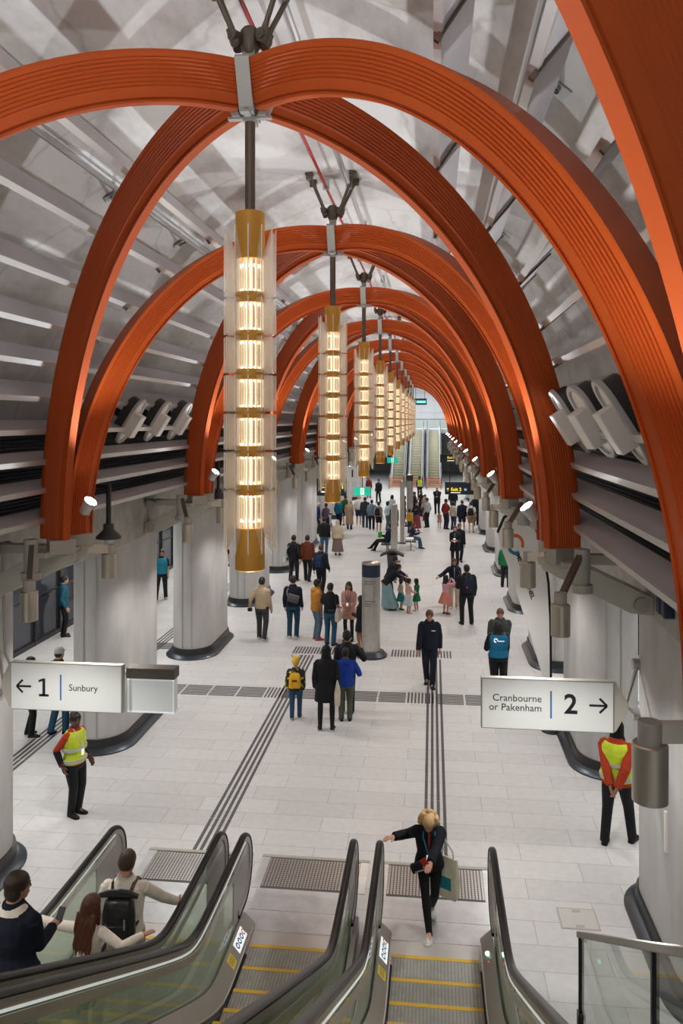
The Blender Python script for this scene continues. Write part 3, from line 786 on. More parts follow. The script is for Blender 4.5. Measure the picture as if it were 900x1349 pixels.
# ------------------------------------------------------------------ wayfinding signs
def arrow(m, x, z, l, s, y, th=.022):
    # horizontal arrow; s=-1 points left, +1 right
    m.box(x-l/2, x+l/2, y-.002, y, z-th/2, z+th/2)
    tip = x+s*l/2
    for q in (-1, 1):
        a = Vector((tip, 0, z)); b = Vector((tip-s*l*.42, 0, z+q*l*.42)); d = (b-a).normalized(); n = Vector((-d.z, 0, d.x))*th/2
        a2 = a-d*th*.0
        m.loft([[Vector((p.x, yy, p.z)) for p in (a2-n, a2+n, b+n, b-n)] for yy in (y-.002, y)])
def platform_sign(s):
    y = 9.73; t = empty('platform_sign', (0, y, 0))
    if s > 0: x0, x1, z0, z1 = .57, 2.09, 2.37, 2.965
    else: x0, x1, z0, z1 = -5.29, -3.83, 2.36, 2.955
    MB().box(x0, x1, -.05, .05, z0, z1).build('case', M_shoe, t, bevel=.006)
    MB().box(x0+.012, x1-.012, -.056, -.048, z0+.012, z1-.012).build('face', M_sign, t, 0)
    zc = (z0+z1)/2
    m = MB()
    if s > 0:
        arrow(m, x1-.18, zc+.02, .2, 1, -.056, .026)
        text('2', .32, M_ink, t, (x1-.49, -.057, zc+.015), align='CENTER', name='platform_number', bold=.006)
        MB().box(x0+.795, x0+.815, -.058, -.05, zc-.15, zc+.17).build('divider', M_blue, t, 0)
        text('Cranbourne', .115, M_ink, t, (x0+.70, -.057, zc+.07), align='RIGHT', name='destination')
        text('or Pakenham', .115, M_ink, t, (x0+.70, -.057, zc-.04), align='RIGHT', name='destination')
        e = x1+.17; poly = [(x1, z0), (x1, z1), (x1+.03, z1-.02), (e, zc+.05), (e, zc-.02), (x1+.03, z0+.02)]
        MB().prism(poly, -.03, .03).build('end_plate', M_plate, t, bevel=.004)
        a = MB()
        a.tube([(e-.03, 0, zc+.02), (2.50, .55, zc+.34)], .024, 8); a.tube([(e-.03, 0, zc), (2.5, .55, zc-.28)], .024, 8)
        a.cyl((2.44, .55, zc+.34), (2.53, .55, zc+.34), .07, 16); a.cyl((2.44, .55, zc-.28), (2.53, .55, zc-.28), .07, 16)
        a.build('support_arm', M_steel2, t)
    else:
        arrow(m, x0+.18, zc+.0, .19, -1, -.056, .026)
        MB().box(x0+.425, x0+.462, -.058, -.05, zc-.115, zc+.105).prism([(x0+.43, zc+.105), (x0+.375, zc+.085), (x0+.375, zc+.055), (x0+.43, zc+.075)], -.058, -.05).box(x0+.38, x0+.507, -.058, -.05, zc-.12, zc-.09).build('platform_number', M_ink, t, 0)
        MB().box(x0+.655, x0+.675, -.058, -.05, zc-.16, zc+.16).build('divider', M_blue, t, 0)
        text('Sunbury', .115, M_ink, t, (x0+.77, -.057, zc), align='LEFT', name='destination')
        e = x0-.14; poly = [(x0, z0), (x0, z1), (x0-.03, z1-.02), (e, zc+.05), (e, zc-.05), (x0-.03, z0+.02)]
        MB().prism(poly, -.03, .03).build('end_plate', M_plate, t, bevel=.004)
        a = MB()
        for q in (-1, 1):
            a.tube([(e+.02, 0, zc), (-5.62, .3, zc+q*.25)], .024, 8); a.cyl((-5.72, .3, zc+q*.25), (-5.6, .3, zc+q*.25), .07, 16)
        a.tube([(x0-.03, 0, z1-.05), (x0-.10, 0, z1+.1), (x0-.12, 0, z1+.8), (x0-.12, 0, 4.3)], .02, 8)
        a.build('support_arm', M_steel2, t)
    m.build('arrow', M_ink, t, 0)
    return t
tag(platform_sign(-1), 'white hanging sign pointing left to platform 1', 'sign', 'platform signs')
tag(platform_sign(1), 'white hanging sign pointing right to platform 2', 'sign', 'platform signs')
t = thing('display_screen', 'small blank lit display with dark top beside the left platform sign', 'display', (-3.47, 9.9, 0))
MB().box(-.36, .27, -.1, .1, 2.76, 2.89).build('hood', mat('hood', (.13, .12, .10), .5), t, bevel=.008)
MB().box(-.345, .255, -.07, .07, 2.33, 2.76).build('case', M_panel, t, bevel=.006)
m = MB(); m.box(-.345, .255, -.076, -.07, 2.33, 2.345).box(-.345, .255, -.076, -.07, 2.735, 2.75).box(-.345, -.332, -.076, -.07, 2.33, 2.75).box(.242, .255, -.076, -.07, 2.33, 2.75).build('edge_light', M_edge, t, 0)
MB().cyl((-.4, 0, 2.8), (-.34, 0, 2.8), .03).build('joint', M_shoe, t)

def board(name, lb, x0, x1, y, z0, z1, m, hang=True):
    t = thing(name, lb, 'sign', ((x0+x1)/2, y, 0)); w = (x1-x0)/2
    MB().box(-w, w, -.06, .06, z0, z1).build('board', m, t, bevel=.01)
    if hang: MB().box(-w*.7-.02, -w*.7+.02, -.02, .02, z1, z1+1.2).box(w*.7-.02, w*.7+.02, -.02, .02, z1, z1+1.2).build('hanger', M_blackpaint, t)
    return t, w
def up_arrow(t, x, z, l, m):
    b = MB(); b.box(x-l*.07, x+l*.07, -.066, -.06, z-l/2, z+l/2)
    for q in (-1, 1): b.loft([[Vector((x+q*dx, yy, z+dz)) for dx, dz in ((0, l/2), (0, l*.32), (l*.36, l*.0), (l*.36, l*.17))] for yy in (-.066, -.06)])
    b.build('arrow', m, t, 0)
t, w = board('exit_sign', 'black hanging board with arrow up to Exit 2 on the right of the hall', .70, 2.53, 47, 1.74, 2.45, M_exit)
up_arrow(t, -w+.17, 2.03, .19, M_yel); text('Exit 2', .26, M_yel, t, (-w+.34, -.062, 2.03), bold=.006); MB().box(-w+.34, -w+.88, -.066, -.06, 1.83, 1.87).build('sub_line', M_wht, t, 0)
MB().box(.17, .34, -.066, -.06, 1.94, 2.12).build('pictogram', M_blue, t, 0)
text('N', .15, M_wht, t, (.255, -.068, 2.03), align='CENTER')
t, w = board('exit_sign', 'smaller far black board reading Exit 2 above the right columns', .56, 1.85, 62, 2.8, 3.42, M_exit)
text('Exit 2', .25, M_yel, t, (-.1, -.062, 3.17), bold=.006); MB().box(-.1, .42, -.066, -.06, 2.92, 2.97).build('sub_line', M_wht, t, 0)
t, w = board('exit_sign', 'black board with arrow to Exit 2 on the left behind a hanging lamp', -5.9, -4.25, 40, 2.25, 3.1, M_exit)
up_arrow(t, w-.2, 2.75, .3, M_yel); text('Exit 2', .38, M_yel, t, (w-.42, -.062, 2.76), align='RIGHT', bold=.008); MB().box(w-1.25, w-.42, -.066, -.06, 2.41, 2.48).build('sub_line', M_wht, t, 0)
def green(lb, x, y, z, k, col=M_grn):
    t = thing('running_man_sign', lb, 'sign', (x, y, 0))
    MB().box(-.42*k, .42*k, -.05, .05, z-.22*k, z+.22*k).build('board', col, t, bevel=.01)
    MB().box(-.1*k, .1*k, -.056, -.05, z-.17*k, z+.17*k).build('panel', M_wht, t, 0)
    m = MB().ell((.02*k, -.06, z+.1*k), (.03*k, .006, .03*k), 8, 5)
    for a, b in (((.0, .06), (-.02, -.03)), ((-.02, -.03), (.05, -.12)), ((-.02, -.03), (-.07, -.1)), ((0, .05), (.07, .0)), ((0, .05), (-.07, .02))):
        m.tube([(a[0]*k, -.06, z+a[1]*k), (b[0]*k, -.06, z+b[1]*k)], .014*k, 6)
    m.build('figure', col, t)
    for sx in (-1, 1): MB().box(sx*.3*k-.015, sx*.3*k+.015, -.02, .02, z-.08*k, z+.14*k).build('arrow_bar', M_wht, t, 0)
    MB().box(-.015, .015, -.015, .015, z+.22*k, z+1.4).build('hanger', M_blackpaint, t)
green('green running man exit sign on the left above the crowd', -3.55, 41, 2.4, 1)
green('smaller green running man exit sign farther off at the left', -2.95, 60, 3.05, .95)
t, w = board('display_screen', 'dark screen high above the distant escalators', -1.75, -.55, 76, 7.45, 8.05, M_exit)
MB().box(-.35, .5, -.066, -.06, 7.62, 7.84).build('lit_text', mat('teal_lit', (.1, .6, .5), .5, emit=(.2, .9, .75), estr=.7), t, 0)
t, w = board('number_sign', 'white square sign with numeral 1 among the left columns', -4.55, -3.95, 43, 2.75, 3.55, M_sign)
text('1', .55, M_ink, t, (0, -.063, 3.15), align='CENTER', bold=.01)
t, w = board('platform_sign', 'white blade sign with blue bar on the right columns, beyond the banner', 2.0, 2.5, 27.6, 2.35, 2.98, M_sign, False)
MB().box(-.13, -.07, -.066, -.06, 2.43, 2.9).build('divider', M_blue, t, 0)
b = MB(); arrow(b, .13, 2.66, .18, -1, -.062, .03); b.build('arrow', M_ink, t, 0)

# ------------------------------------------------------------------ posts, totem, bin, seats, banner
def steel_post(lb, x, y, h, r, band):
    t = thing('steel_post', lb, 'post', (x, y, 0))
    MB().lathe([(0, 0), (r*1.75, 0), (r*1.75, .05), (r*1.35, .14), (0, .14)], 32).build('base_ring', M_skirt, t)
    MB().lathe([(0, .1), (r, .1), (r, h-.32), (0, h-.32)], 36).build('shaft', M_post, t)
    MB().lathe([(0, h-.34), (r*1.01, h-.34), (r*1.01, h-.02), (0, h-.02)], 36).build('band', band, t)
    MB().lathe([(0, h-.03), (r*1.02, h-.03), (r*1.02, h), (r*.9, h+.015), (0, h+.015)], 36).build('cap', M_post, t)
    return t
t = steel_post('round stainless post with navy band standing on the hall axis', -1.56, 20.6, 2.37, .235, M_navy)
m = MB()
for z0, n in ((1.92, 2), (1.42, 3)):
    for i in range(n): m.box(-.15, .12-.05*i, -.238, -.2, z0-i*.06, z0-i*.06+.02)
m.build('notice_line', mat('post_print', (.2, .19, .17), .5), t, 0)
MB().box(-.004, .004, -.238, -.22, .15, 2.0).build('panel_joint', M_shoe, t)
steel_post('dark topped round post near the foot of the distant escalators', -1.28, 46, 2.92, .18, M_dgrey)
t = thing('information_totem', 'tall flat grey totem on the hall axis beside the seats', 'totem', (-1.62, 34.4, 0))
MB().box(-.14, .14, -.11, .11, 0, 2.45).build('panel', M_post, t, bevel=.05)
MB().box(-.26, .26, -.2, .2, 0, .05).build('base', M_skirt, t, bevel=.01)
t = thing('information_totem', 'second tall grey totem just behind the seated travellers', 'totem', (-1.47, 39.6, 0))
MB().box(-.11, .11, -.10, .10, 0, 3.05).build('panel', M_post, t, bevel=.05)
MB().box(-.26, .26, -.2, .2, 0, .05).build('base', M_skirt, t, bevel=.01)
t = thing('litter_bin', 'black litter bin with winged lid behind the round steel post', 'bin', (-1.52, 30.6, 0))
MB().lathe([(0, 0), (.2, 0), (.2, .04), (.06, .08), (.06, .8), (0, .8)], 20).build('stand', M_blackpaint, t)
MB().prism([(-.45, .92), (-.1, 1.1), (.1, 1.1), (.45, .92), (.43, .88), (.1, 1.02), (-.1, 1.02), (-.43, .88)], -.25, .25).build('lid', M_blackpaint, t, bevel=.01)
MB().lathe([(0, .3), (.16, .3), (.2, .95), (.18, .95), (.15, .32), (0, .32)], 20).build('bag_holder', M_dgrey, t)
def bench(lb, x, y):
    t = thing('bench', lb, 'bench', (x, y, 0))
    m = MB()
    for i in range(5): m.box(-.25+i*.1, -.17+i*.1, -.8, .8, .42, .46)
    m.build('seat', M_dgrey, t, bevel=.006)
    for yy in (-.6, .6): MB().box(-.03, .03, yy-.03, yy+.03, 0, .42).box(-.25, .25, yy-.03, yy+.03, .38, .42).box(-.2, .2, yy-.04, yy+.04, 0, .02).build('leg', M_shoe, t)
    return t
bench('slatted dark bench left of the totem, under a lounging man', -2.05, 37.0)
bench('slatted dark bench right of the totem, under a red haired woman', -1.0, 38.0)
# feather banner
t = thing('feather_banner', 'white teardrop feather banner with an orange arc logo by the right columns', 'banner', (2.27, 16.0, 0), R(6))
pole = []
for i in range(25):
    u = i/24
    z = .1+3.55*u if u < .7 else .1+3.55*.7+ (math.sin((u-.7)/.3*PI*.75))*.86
    x = 0 if u < .45 else -.0-((u-.45)/.55)**2.2*1.35
    pole.append((x, 0, z))
pole = [(0, 0, .1), (0, 0, 1.2), (-.01, 0, 1.9), (-.05, 0, 2.5), (-.14, 0, 3.0), (-.30, 0, 3.4), (-.52, 0, 3.66), (-.76, 0, 3.74), (-.98, 0, 3.62), (-1.12, 0, 3.36)]
MB().tube(pole, .028, 8).build('pole', M_black, t)
MB().lathe([(0, 0), (.2, 0), (.2, .06), (.05, .12), (0, .12)], 24).build('base', M_dgrey, t)
left = [(-.04, .55), (-.2, 1.0), (-.42, 1.6), (-.66, 2.2), (-.88, 2.75), (-1.04, 3.1)]
poly = [(x, z) for x, _, z in pole[1:]]
fl = MB(); N = 18
def interp(pts, z):
    for a, b in zip(pts, pts[1:]):
        if a[1] <= z <= b[1]: k = (z-a[1])/(b[1]-a[1]); return a[0]+(b[0]-a[0])*k
    return pts[-1][0]
pz = [(x, z) for x, _, z in pole[:8]]
out = [(x, z) for x, _, z in pole[:10]]
out[0] = (0, .55)
ring = out+left[::-1]
fl.prism(ring, -.006, .006); fl.build('flag', M_fabric, t, 0)
def ringlogo(cx, cz, r0, r1, a0, a1, m, nm):
    b = MB(); n = 14
    b.loft([[Vector((cx+r*math.cos(a), y, cz+r*math.sin(a))) for r, y in ((r0, -.012), (r1, -.012), (r1, -.007), (r0, -.007))] for a in [R(a0+(a1-a0)*i/n) for i in range(n+1)]]).build(nm, m, t, 0)
lx, lz = -.74, 3.16
ringlogo(lx, lz, .12, .18, -20, 150, mat('logo_orange', (.75, .16, .03), .5), 'logo_arc')
ringlogo(lx, lz, .12, .18, 160, 300, mat('logo_blue', (.02, .22, .38), .5), 'logo_arc')
text('METROTUNNEL', .115, M_ink, t, (-.70, -.008, 3.0), (PI/2, R(67), 0), name='lettering', bold=.004)
t.scale = (.92, 1, 1.14)
# navy junction box on the right beam, small plate on the nearest right column
t = thing('junction_box', 'small navy twin box fixed to the right concrete beam', 'box', (CX+4.05, 8.9, 4.1))
MB().box(-.1, .02, -.16, -.03, -.17, .17).box(-.1, .02, .03, .16, -.17, .17).box(-.07, .02, -.05, .05, -.05, .05).build('housing', M_navy, t, bevel=.02)
t = thing('name_plate', 'narrow white vertical plate on the nearest right column', 'plate', (CX+4.075, 9.1, 1.55))
MB().box(-.02, .012, -.03, .03, -.22, .22).build('plate', M_white, t, bevel=.003)
# orange barriers closing the distant escalators
bars = None
for i, x in enumerate((-3.2, -1.56, .1)):
    if bars is None:
        bars = empty('barrier')
        for sx in (-1, 1): MB().box(sx*.62-.02, sx*.62+.02, -.02, .02, 0, 1.0).box(sx*.62-.05, sx*.62+.05, -.25, .25, 0, .04).build('post', M_mesh, bars)
        m = MB()
        for z in (.15, .3, .45, .6, .75, .9): m.box(-.6, .6, -.01, .01, z-.035, z+.035)
        m.build('mesh_panel', M_mesh, bars, 0); b = bars
    else: b = copy_tree(bars)
    b.location = (x, 71.4, 0); tag(b, 'orange mesh barrier closing the %s distant escalator' % ('left', 'middle', 'right')[i], 'barrier', 'barriers at the distant escalators')

# ------------------------------------------------------------------ light
for k in range(0, 12):
    for s in (-1, 1):
        y = FOOT0+PITCH*k
        for dx, dy in ((2.86, -1.25), (2.76, .73)):
            l = light('SPOT', 'can_light', (CX+s*dx, y+dy, 3.78), 130, (1, .97, .93), spot_size=R(125), spot_blend=.6, shadow_soft_size=.08)
        l = light('SPOT', 'up_light', (CX+s*2.32, y-.28, 5.12), 300, (.96, .97, 1) if s > 0 else (.86, .93, 1), spot_size=R(112), spot_blend=.6, shadow_soft_size=.06)
        aim(l, (-s*.35, -.15, 1))
for n in range(1, 12):
    light('POINT', 'lamp_light', (CX, NODE1+PITCH*(n-1), 4.2), 22, (1, .80, .56), shadow_soft_size=.12)
for s in (-1, 1):
    for i in range(6):
        light('AREA', 'aisle_light', (CX+s*7.0, 9+10*i, 3.75), 170, (1, .97, .93), shape='RECTANGLE', size=.3, size_y=8)
for y in (76, 88): light('AREA', 'concourse_light', (CX, y, 10.3), 1100, (.95, .98, 1), shape='RECTANGLE', size=10, size_y=6)
l = light('AREA', 'landing_light', (CX+.6, -2.5, 9.0), 90, (1, .97, .93), shape='RECTANGLE', size=5, size_y=2); aim(l, (-.1, .75, -.6))
# ------------------------------------------------------------------ people
def cloth(c, rough=.85):
    return mat('cloth_%d_%d_%d' % tuple(int(x*999) for x in c), c, rough, bump=.35, bscale=18, noise=.12, nscale=9, spec=.25)
def skinm(c): return mat('skin_%d' % int(c[0]*999), c, .5, noise=.06, nscale=14)
def hairm(c): return mat('hair_%d_%d' % (int(c[0]*999), int(c[2]*999)), c, .45, bump=.6, bscale=60, stretch=(1, 1, .25))
LIGHT, TAN, BROWN, DARKS = (.50, .27, .18), (.38, .19, .115), (.20, .09, .05), (.15, .068, .04)
BK, NV, DG, JE, WH, BG = (.010, .011, .014), (.012, .018, .035), (.04, .042, .046), (.045, .10, .17), (.62, .60, .56), (.40, .30, .20)
HB, HD, HBR, HBL, HGR = (.012, .010, .009), (.022, .014, .010), (.07, .03, .015), (.50, .30, .13), (.35, .34, .33)
PEND = []
def remesh(o, vox, smooth=3):
    r = o.modifiers.new('r', 'REMESH'); r.mode = 'VOXEL'; r.voxel_size = vox; r.use_smooth_shade = True
    if smooth:
        s = o.modifiers.new('s', 'SMOOTH'); s.factor = .5; s.iterations = smooth
    PEND.append(o)
def ik(a, c, l1, l2, hint):
    d = c-a; L = max(min(d.length, (l1+l2)*.998), abs(l1-l2)+.01); u = d.normalized(); c = a+u*L
    x = (l1*l1-l2*l2+L*L)/(2*L); h = math.sqrt(max(l1*l1-x*x, 0))
    n = hint-u*hint.dot(u); n.normalize()
    return a+u*x+n*h, c
V = Vector
def person(label, loc, H=1.7, face=0, sex='m', lod=2, skin=LIGHT, hair=('short', HD), top=('shirt', BK), bottom=('trousers', BK), shoes=BK, sole=None, vest=None,
           walk=0., stance=.055, lean=0., side=0., head=(0, 0), hands=None, pelvis=None, feet=None, kid=False, inner=None, arm=1., curl=25, group=None, build=1., lanyard=None, cat='person'):
    vox = {0: .0075, 1: .011, 2: .016}[lod]*H/1.7
    hh = (.165 if kid else .133)*H
    hands = hands or {}
    rot = Matrix.Rotation(-R(face), 4, 'Z'); inv = rot.inverted()
    loc = V(loc)
    def loc_of(p):                       # world target -> local
        if p[0] == 'w': return inv @ (V(p[1:])-loc)
        return V(p)*H
    # legs
    fr = [V((stance*H, walk*.13*H, .0)), V((-stance*H, -walk*.15*H, .025*H*abs(walk)))]
    if walk < 0: fr = [V((stance*H, walk*.15*H, .025*H*abs(walk))), V((-stance*H, -walk*.13*H, 0))]
    if feet: fr = [loc_of(f) for f in feet]
    ank = [f+V((0, 0, .045*H)) for f in fr]
    hipz = .517*H; ll = .478*H*.997
    if pelvis: P0 = V((0, pelvis[0]*H, pelvis[1]*H))
    else:
        P0 = V((0, sum(f.y for f in fr)/2-.12*H*math.sin(R(lean)), 0))
        for a in ank:
            dx = V((a.x*.15, a.y-P0.y, 0)).length
            hipz = min(hipz, a.z+math.sqrt(max(ll*ll-dx*dx, .01)))
        P0.z = hipz
    U = V((math.sin(R(side)), math.sin(R(lean))*math.cos(R(side)), math.cos(R(lean))*math.cos(R(side)))); X = V((1, 0, 0)); X = (X-U*X.dot(U)).normalized(); F = U.cross(X)
    def sp(f, x=0, y=0): return P0+U*((f-.045)*H)+X*(x*H)+F*(y*H)
    TR = {'m': [(-.03, .070, .055), (.01, .092, .066), (.06, .092, .064), (.12, .086, .060), (.19, .094, .066), (.25, .100, .066), (.295, .090, .056), (.325, .058, .044), (.345, .038, .036), (.36, .034, .034)],
          'f': [(-.03, .070, .055), (.01, .095, .067), (.06, .088, .062), (.12, .072, .053), (.19, .083, .066), (.25, .090, .062), (.295, .088, .050), (.325, .058, .040), (.345, .033, .033), (.36, .030, .031)]}[sex]
    TR = [(f, rx*build, ry*build) for f, rx, ry in TR]
    shw = (.099 if sex == 'm' else .090)*build
    sh = [sp(.292, shw), sp(.292, -shw)]
    l1, l2 = .168*H*arm, .150*H*arm
    el, wr = [], []
    for i, sg in ((0, 1), (1, -1)):
        k = 'RL'[i]
        if k in hands: T = loc_of(hands[k])
        else:
            sw = (-walk if i == 0 else walk)*.07
            jr = random.Random(int(loc.x*977+loc.y*131)+i); T = sh[i]+V((sg*(.02+jr.uniform(-.012, .022))*H, (.02+sw+jr.uniform(-.01, .06))*H, -(.308-jr.uniform(0, .022))*H))
        hint = V((sg*.22, -.8, -.5))
        e, w_ = ik(sh[i], T, l1, l2, hint); el.append(e); wr.append(w_)
    hp = [P0+X*(.052*H*build), P0-X*(.052*H*build)]
    kn, an = [], []
    for i, sg in ((0, 1), (1, -1)):
        k, a = ik(hp[i], ank[i], .243*H, .235*H, V((sg*.08, 1, .05))); kn.append(k); an.append(a)
    # head frame
    hx, hy = R(head[1]), R(head[0])
    Rh = Matrix.Rotation(-hx, 3, 'Z') @ Matrix.Rotation(-R(lean)*.35-hy, 3, 'X')
    nb = sp(.352, 0, 0)
    hc = nb+Rh @ V((0, .012*H, .012*H))+Rh @ V((0, .05*hh, .46*hh))
    def hd(x, y, z): return hc+Rh @ V((x*hh, y*hh, z*hh))
    def ering(c, rx, ry, xa, ya, n=16): return [c+xa*(rx*math.cos(2*PI*j/n))+ya*(ry*math.sin(2*PI*j/n)) for j in range(n)]
    def trings(lst, m, a=None): return [ering(sp(f), rx*H+m, ry*H+m, X, F) for f, rx, ry in lst]
    HX, HY = Rh @ V((1, 0, 0)), Rh @ V((0, 1, 0))
    HR = [(-.50, .08, .08, .23), (-.44, .17, .18, .17), (-.32, .25, .31, .09), (-.14, .30, .38, .03), (.04, .33, .41, 0), (.2, .338, .42, -.02), (.33, .30, .37, -.03), (.43, .20, .26, -.03), (.495, .07, .09, -.03)]
    # body
    b = MB(); sk = .93
    b.loft([ering(sp(f), rx*H*sk, ry*H*sk, X, F) for f, rx, ry in TR])
    b.tube([sp(.33), nb, hd(0, -.08, -.25)], [.038*H, .034*H, .036*H], 14)
    b.loft([ering(hd(0, y, z), rx*hh, ry*hh, HX, HY) for z, rx, ry, y in HR])
    b.tube([hd(0, .36, .08), hd(0, .44, -.06), hd(0, .47, -.13), hd(0, .38, -.17)], [.025*hh, .04*hh, .055*hh, .035*hh], 8)
    for sg in (-1, 1): b.ell(hd(sg*.335, -.02, -.04), (.03*hh, .07*hh, .11*hh), 10, 6)
    for i in (0, 1):
        b.tube([sh[i], sh[i].lerp(el[i], .4), el[i], el[i].lerp(wr[i], .35), wr[i]], [.020*H, .022*H, .019*H, .020*H, .0145*H], 12, True)
        b.tube([hp[i], hp[i].lerp(kn[i], .4), kn[i], kn[i].lerp(an[i], .3), an[i]], [.048*H, .042*H, .029*H, .030*H, .020*H], 12, True)
        b.tube([an[i], an[i]+V((0, .06*H, -.028*H))], [.02*H, .014*H], 8, True)
    # hands: palm, four unequal bent fingers and a thumb from the side of the palm
    for i, sg in ((0, 1), (1, -1)):
        d = (wr[i]-el[i]).normalized(); n = V((-sg, .25, 0)); n = n-d*n.dot(d)
        if n.length < .2: n = V((0, 0, -1))-d*V((0, 0, -1)).dot(d)
        if abs(d.z) < .5: n = V((0, 0, -1))-d*V((0, 0, -1)).dot(d)
        n.normalize(); wv = d.cross(n)
        if wv.y < 0 and abs(wv.y) > .2 and abs(d.z) >= .5: wv = -wv
        if abs(d.z) < .5: wv = wv if wv.x*sg < 0 else -wv
        W = wr[i]
        hs = H*(1.05 if not kid else 1.)
        b.loft([[W+d*(t*hs)+wv*(a*hs*math.cos(2*PI*j/10))+n*(q*hs*math.sin(2*PI*j/10)) for j in range(10)] for t, a, q in ((-.01, .014, .012), (.012, .019, .012), (.035, .025, .0105), (.055, .024, .009), (.06, .02, .006))])
        for fi, (off, ln) in enumerate(((.0185, .036), (.0065, .042), (-.0055, .039), (-.017, .030))):
            p = W+d*(.05*hs)+wv*(off*hs); dd = d.copy(); pts = [p]
            for seg in range(3):
                cr = R(curl*(.6, 1.1, .9)[seg]); dd = (dd*math.cos(cr)+n*math.sin(cr)).normalized(); 
                p = p+dd*(ln*hs*(.45, .32, .26)[seg]); pts.append(p)
            b.tube(pts, [.0058*hs, .0056*hs, .005*hs, .0042*hs], 7, True)
        p = W+d*(.012*hs)+wv*(.015*hs); dd = (d*.62+wv*.7+n*.25).normalized(); dd2 = (d*.9+wv*.25+n*.3).normalized()
        b.tube([p, p+dd*(.022*hs), p+dd*(.022*hs)+dd2*(.022*hs)], [.009*hs, .0072*hs, .0055*hs], 7, True)
    o = b.build('person', skinm(skin), None, 60); o.location = loc; o.rotation_euler = (0, 0, -R(face))
    remesh(o, vox*.9, 2); tag(o, label, cat, group)
    def part(mb, name, m, v=1., sm=3, par=None):
        q = mb.build(name, m, par or o, 60)
        if v: remesh(q, vox*v, sm)
        return q
    # face
    if lod < 2:
        e = MB(); ir = MB(); br = MB()
        for sg in (-1, 1):
            ir.ell(hd(sg*.135, .375, .0), (.05*hh, .02*hh, .024*hh), 8, 5); br.tube([hd(sg*.06, .40, .085), hd(sg*.14, .395, .10), hd(sg*.22, .34, .08)], .014*hh, 6, True)
        part(ir, 'eyes', mat('eye_dark', (.03, .02, .018), .25), 0); part(br, 'eyebrows', hairm(hair[1] if hair[0] not in ('cap', 'scarf', 'hood') else HD), 0)
        MB().tube([hd(-.12, .375, -.275), hd(0, .41, -.27), hd(.12, .375, -.275)], .022*hh, 6, True).build('mouth', mat('lips_%d' % int(skin[0]*99), [skin[0]*.75, skin[1]*.5, skin[2]*.5], .45), o)
    # hair
    st, hcol = hair
    if st != 'none':
        h = MB()
        def hell(c, r): h.loft([ering(hd(c[0], c[1], c[2]-r[2]*math.cos(PI*i/10)), r[0]*hh*max(math.sin(PI*i/10), .05), r[1]*hh*max(math.sin(PI*i/10), .05), HX, HY) for i in range(11)])
        if st in ('short', 'long', 'bun', 'bob', 'pony', 'thick'):
            hell((0, -.055, .13), (.378, .462, .415))
            if st == 'short': hell((0, -.18, -.12), (.31, .27, .26))
            if st == 'thick': hell((0, -.1, .14), (.43, .46, .42)); hell((0, -.2, -.16), (.38, .30, .34))
            elif st != 'thick': hell((0, -.16, .0), (.39, .36, .40))
            if st == 'bun': hell((0, -.5, .25), (.2, .2, .2))
            def lock(pts, rx, ry):
                h.loft([ering(hd(0, y, z), a*hh, c*hh, HX, HY, 14) for (y, z), a, c in zip(pts, rx, ry)])
            if st == 'bob' and lod == 0:
                rg = random.Random(3)
                for q in range(46):
                    a = rg.uniform(-PI*1.02, .02*PI)+PI*.0; zz = rg.uniform(-.62, .5); rad = .40*math.sqrt(max(.1, 1-(max(zz, 0)/.62)**2))+.06
                    c0 = (math.cos(a)*rad*1.12, math.sin(a)*rad*1.05-.06, zz); hell(c0, (.13, .13, .15))
            if st == 'bob': lock([(-.12, .15), (-.15, -.2), (-.17, -.5), (-.17, -.62)], [.40, .45, .46, .38], [.33, .30, .27, .2])
            if st == 'long':
                lock([(-.14, .15), (-.2, -.25), (-.26, -.7), (-.3, -1.2), (-.3, -1.5)], [.40, .43, .45, .38, .16], [.30, .26, .22, .17, .08])
                for sg in (-1, 1): h.tube([hd(sg*.33, .0, .1), hd(sg*.37, .02, -.3), hd(sg*.36, .06, -.75), hd(sg*.3, .08, -1.05)], [.09*hh, .1*hh, .09*hh, .04*hh], 8, True)
                if lod == 0:
                    for q in range(11):
                        a = -.4+.08*q; h.tube([hd(a, -.36, -.2)]+[hd(a*1.02+.03*math.sin(z*9+q), -.44+.02*math.cos(z*7+q*2), -.2-z) for z in (.3, .6, .9, 1.2, 1.45+.1*(q % 3))], [.06*hh]*4+[.05*hh, .02*hh], 6, True)
            if st == 'pony': h.tube([hd(0, -.45, .2), hd(0, -.62, .05), hd(0, -.6, -.4), hd(0, -.52, -.8)], [.09*hh, .13*hh, .12*hh, .03*hh], 8, True)
            part(h, 'hair', hairm(hcol), .8, 2)
        elif st == 'cap':
            hell((0, -.03, .16), (.375, .45, .38)); h.loft([[hd(x, y, z) for x, y, z in ((-.25, .3, q), (-.2, .62, q-.06), (0, .7, q-.07), (.2, .62, q-.06), (.25, .3, q))] for q in (.16, .2)])
            part(h, 'cap', cloth(hcol), .8, 1)
            k = MB(); h = k; hell((0, -.15, -.08), (.34, .3, .3)); part(k, 'hair', hairm(HD), .8, 2)
        elif st in ('scarf', 'hood'):
            hell((0, -.09, .06), (.42, .45, .52)); h.loft([ering(hd(0, y, z), a*hh, c*hh, HX, HY, 14) for y, z, a, c in ((-.1, .1, .42, .42), (-.05, -.4, .42, .40), (-.03, -.7, .5, .45), (-.05, -.95, .62, .5), (-.05, -1.05, .6, .45))])
            part(h, 'headscarf' if st == 'scarf' else 'hood', cloth(hcol), .9, 2)
        elif st == 'ears':          # knitted hat with two small ears
            hell((0, -.04, .13), (.40, .46, .44))
            for sg in (-1, 1): h.tube([hd(sg*.25, 0, .45), hd(sg*.36, 0, .62), hd(sg*.5, 0, .72)], [.1*hh, .075*hh, .02*hh], 8, True)
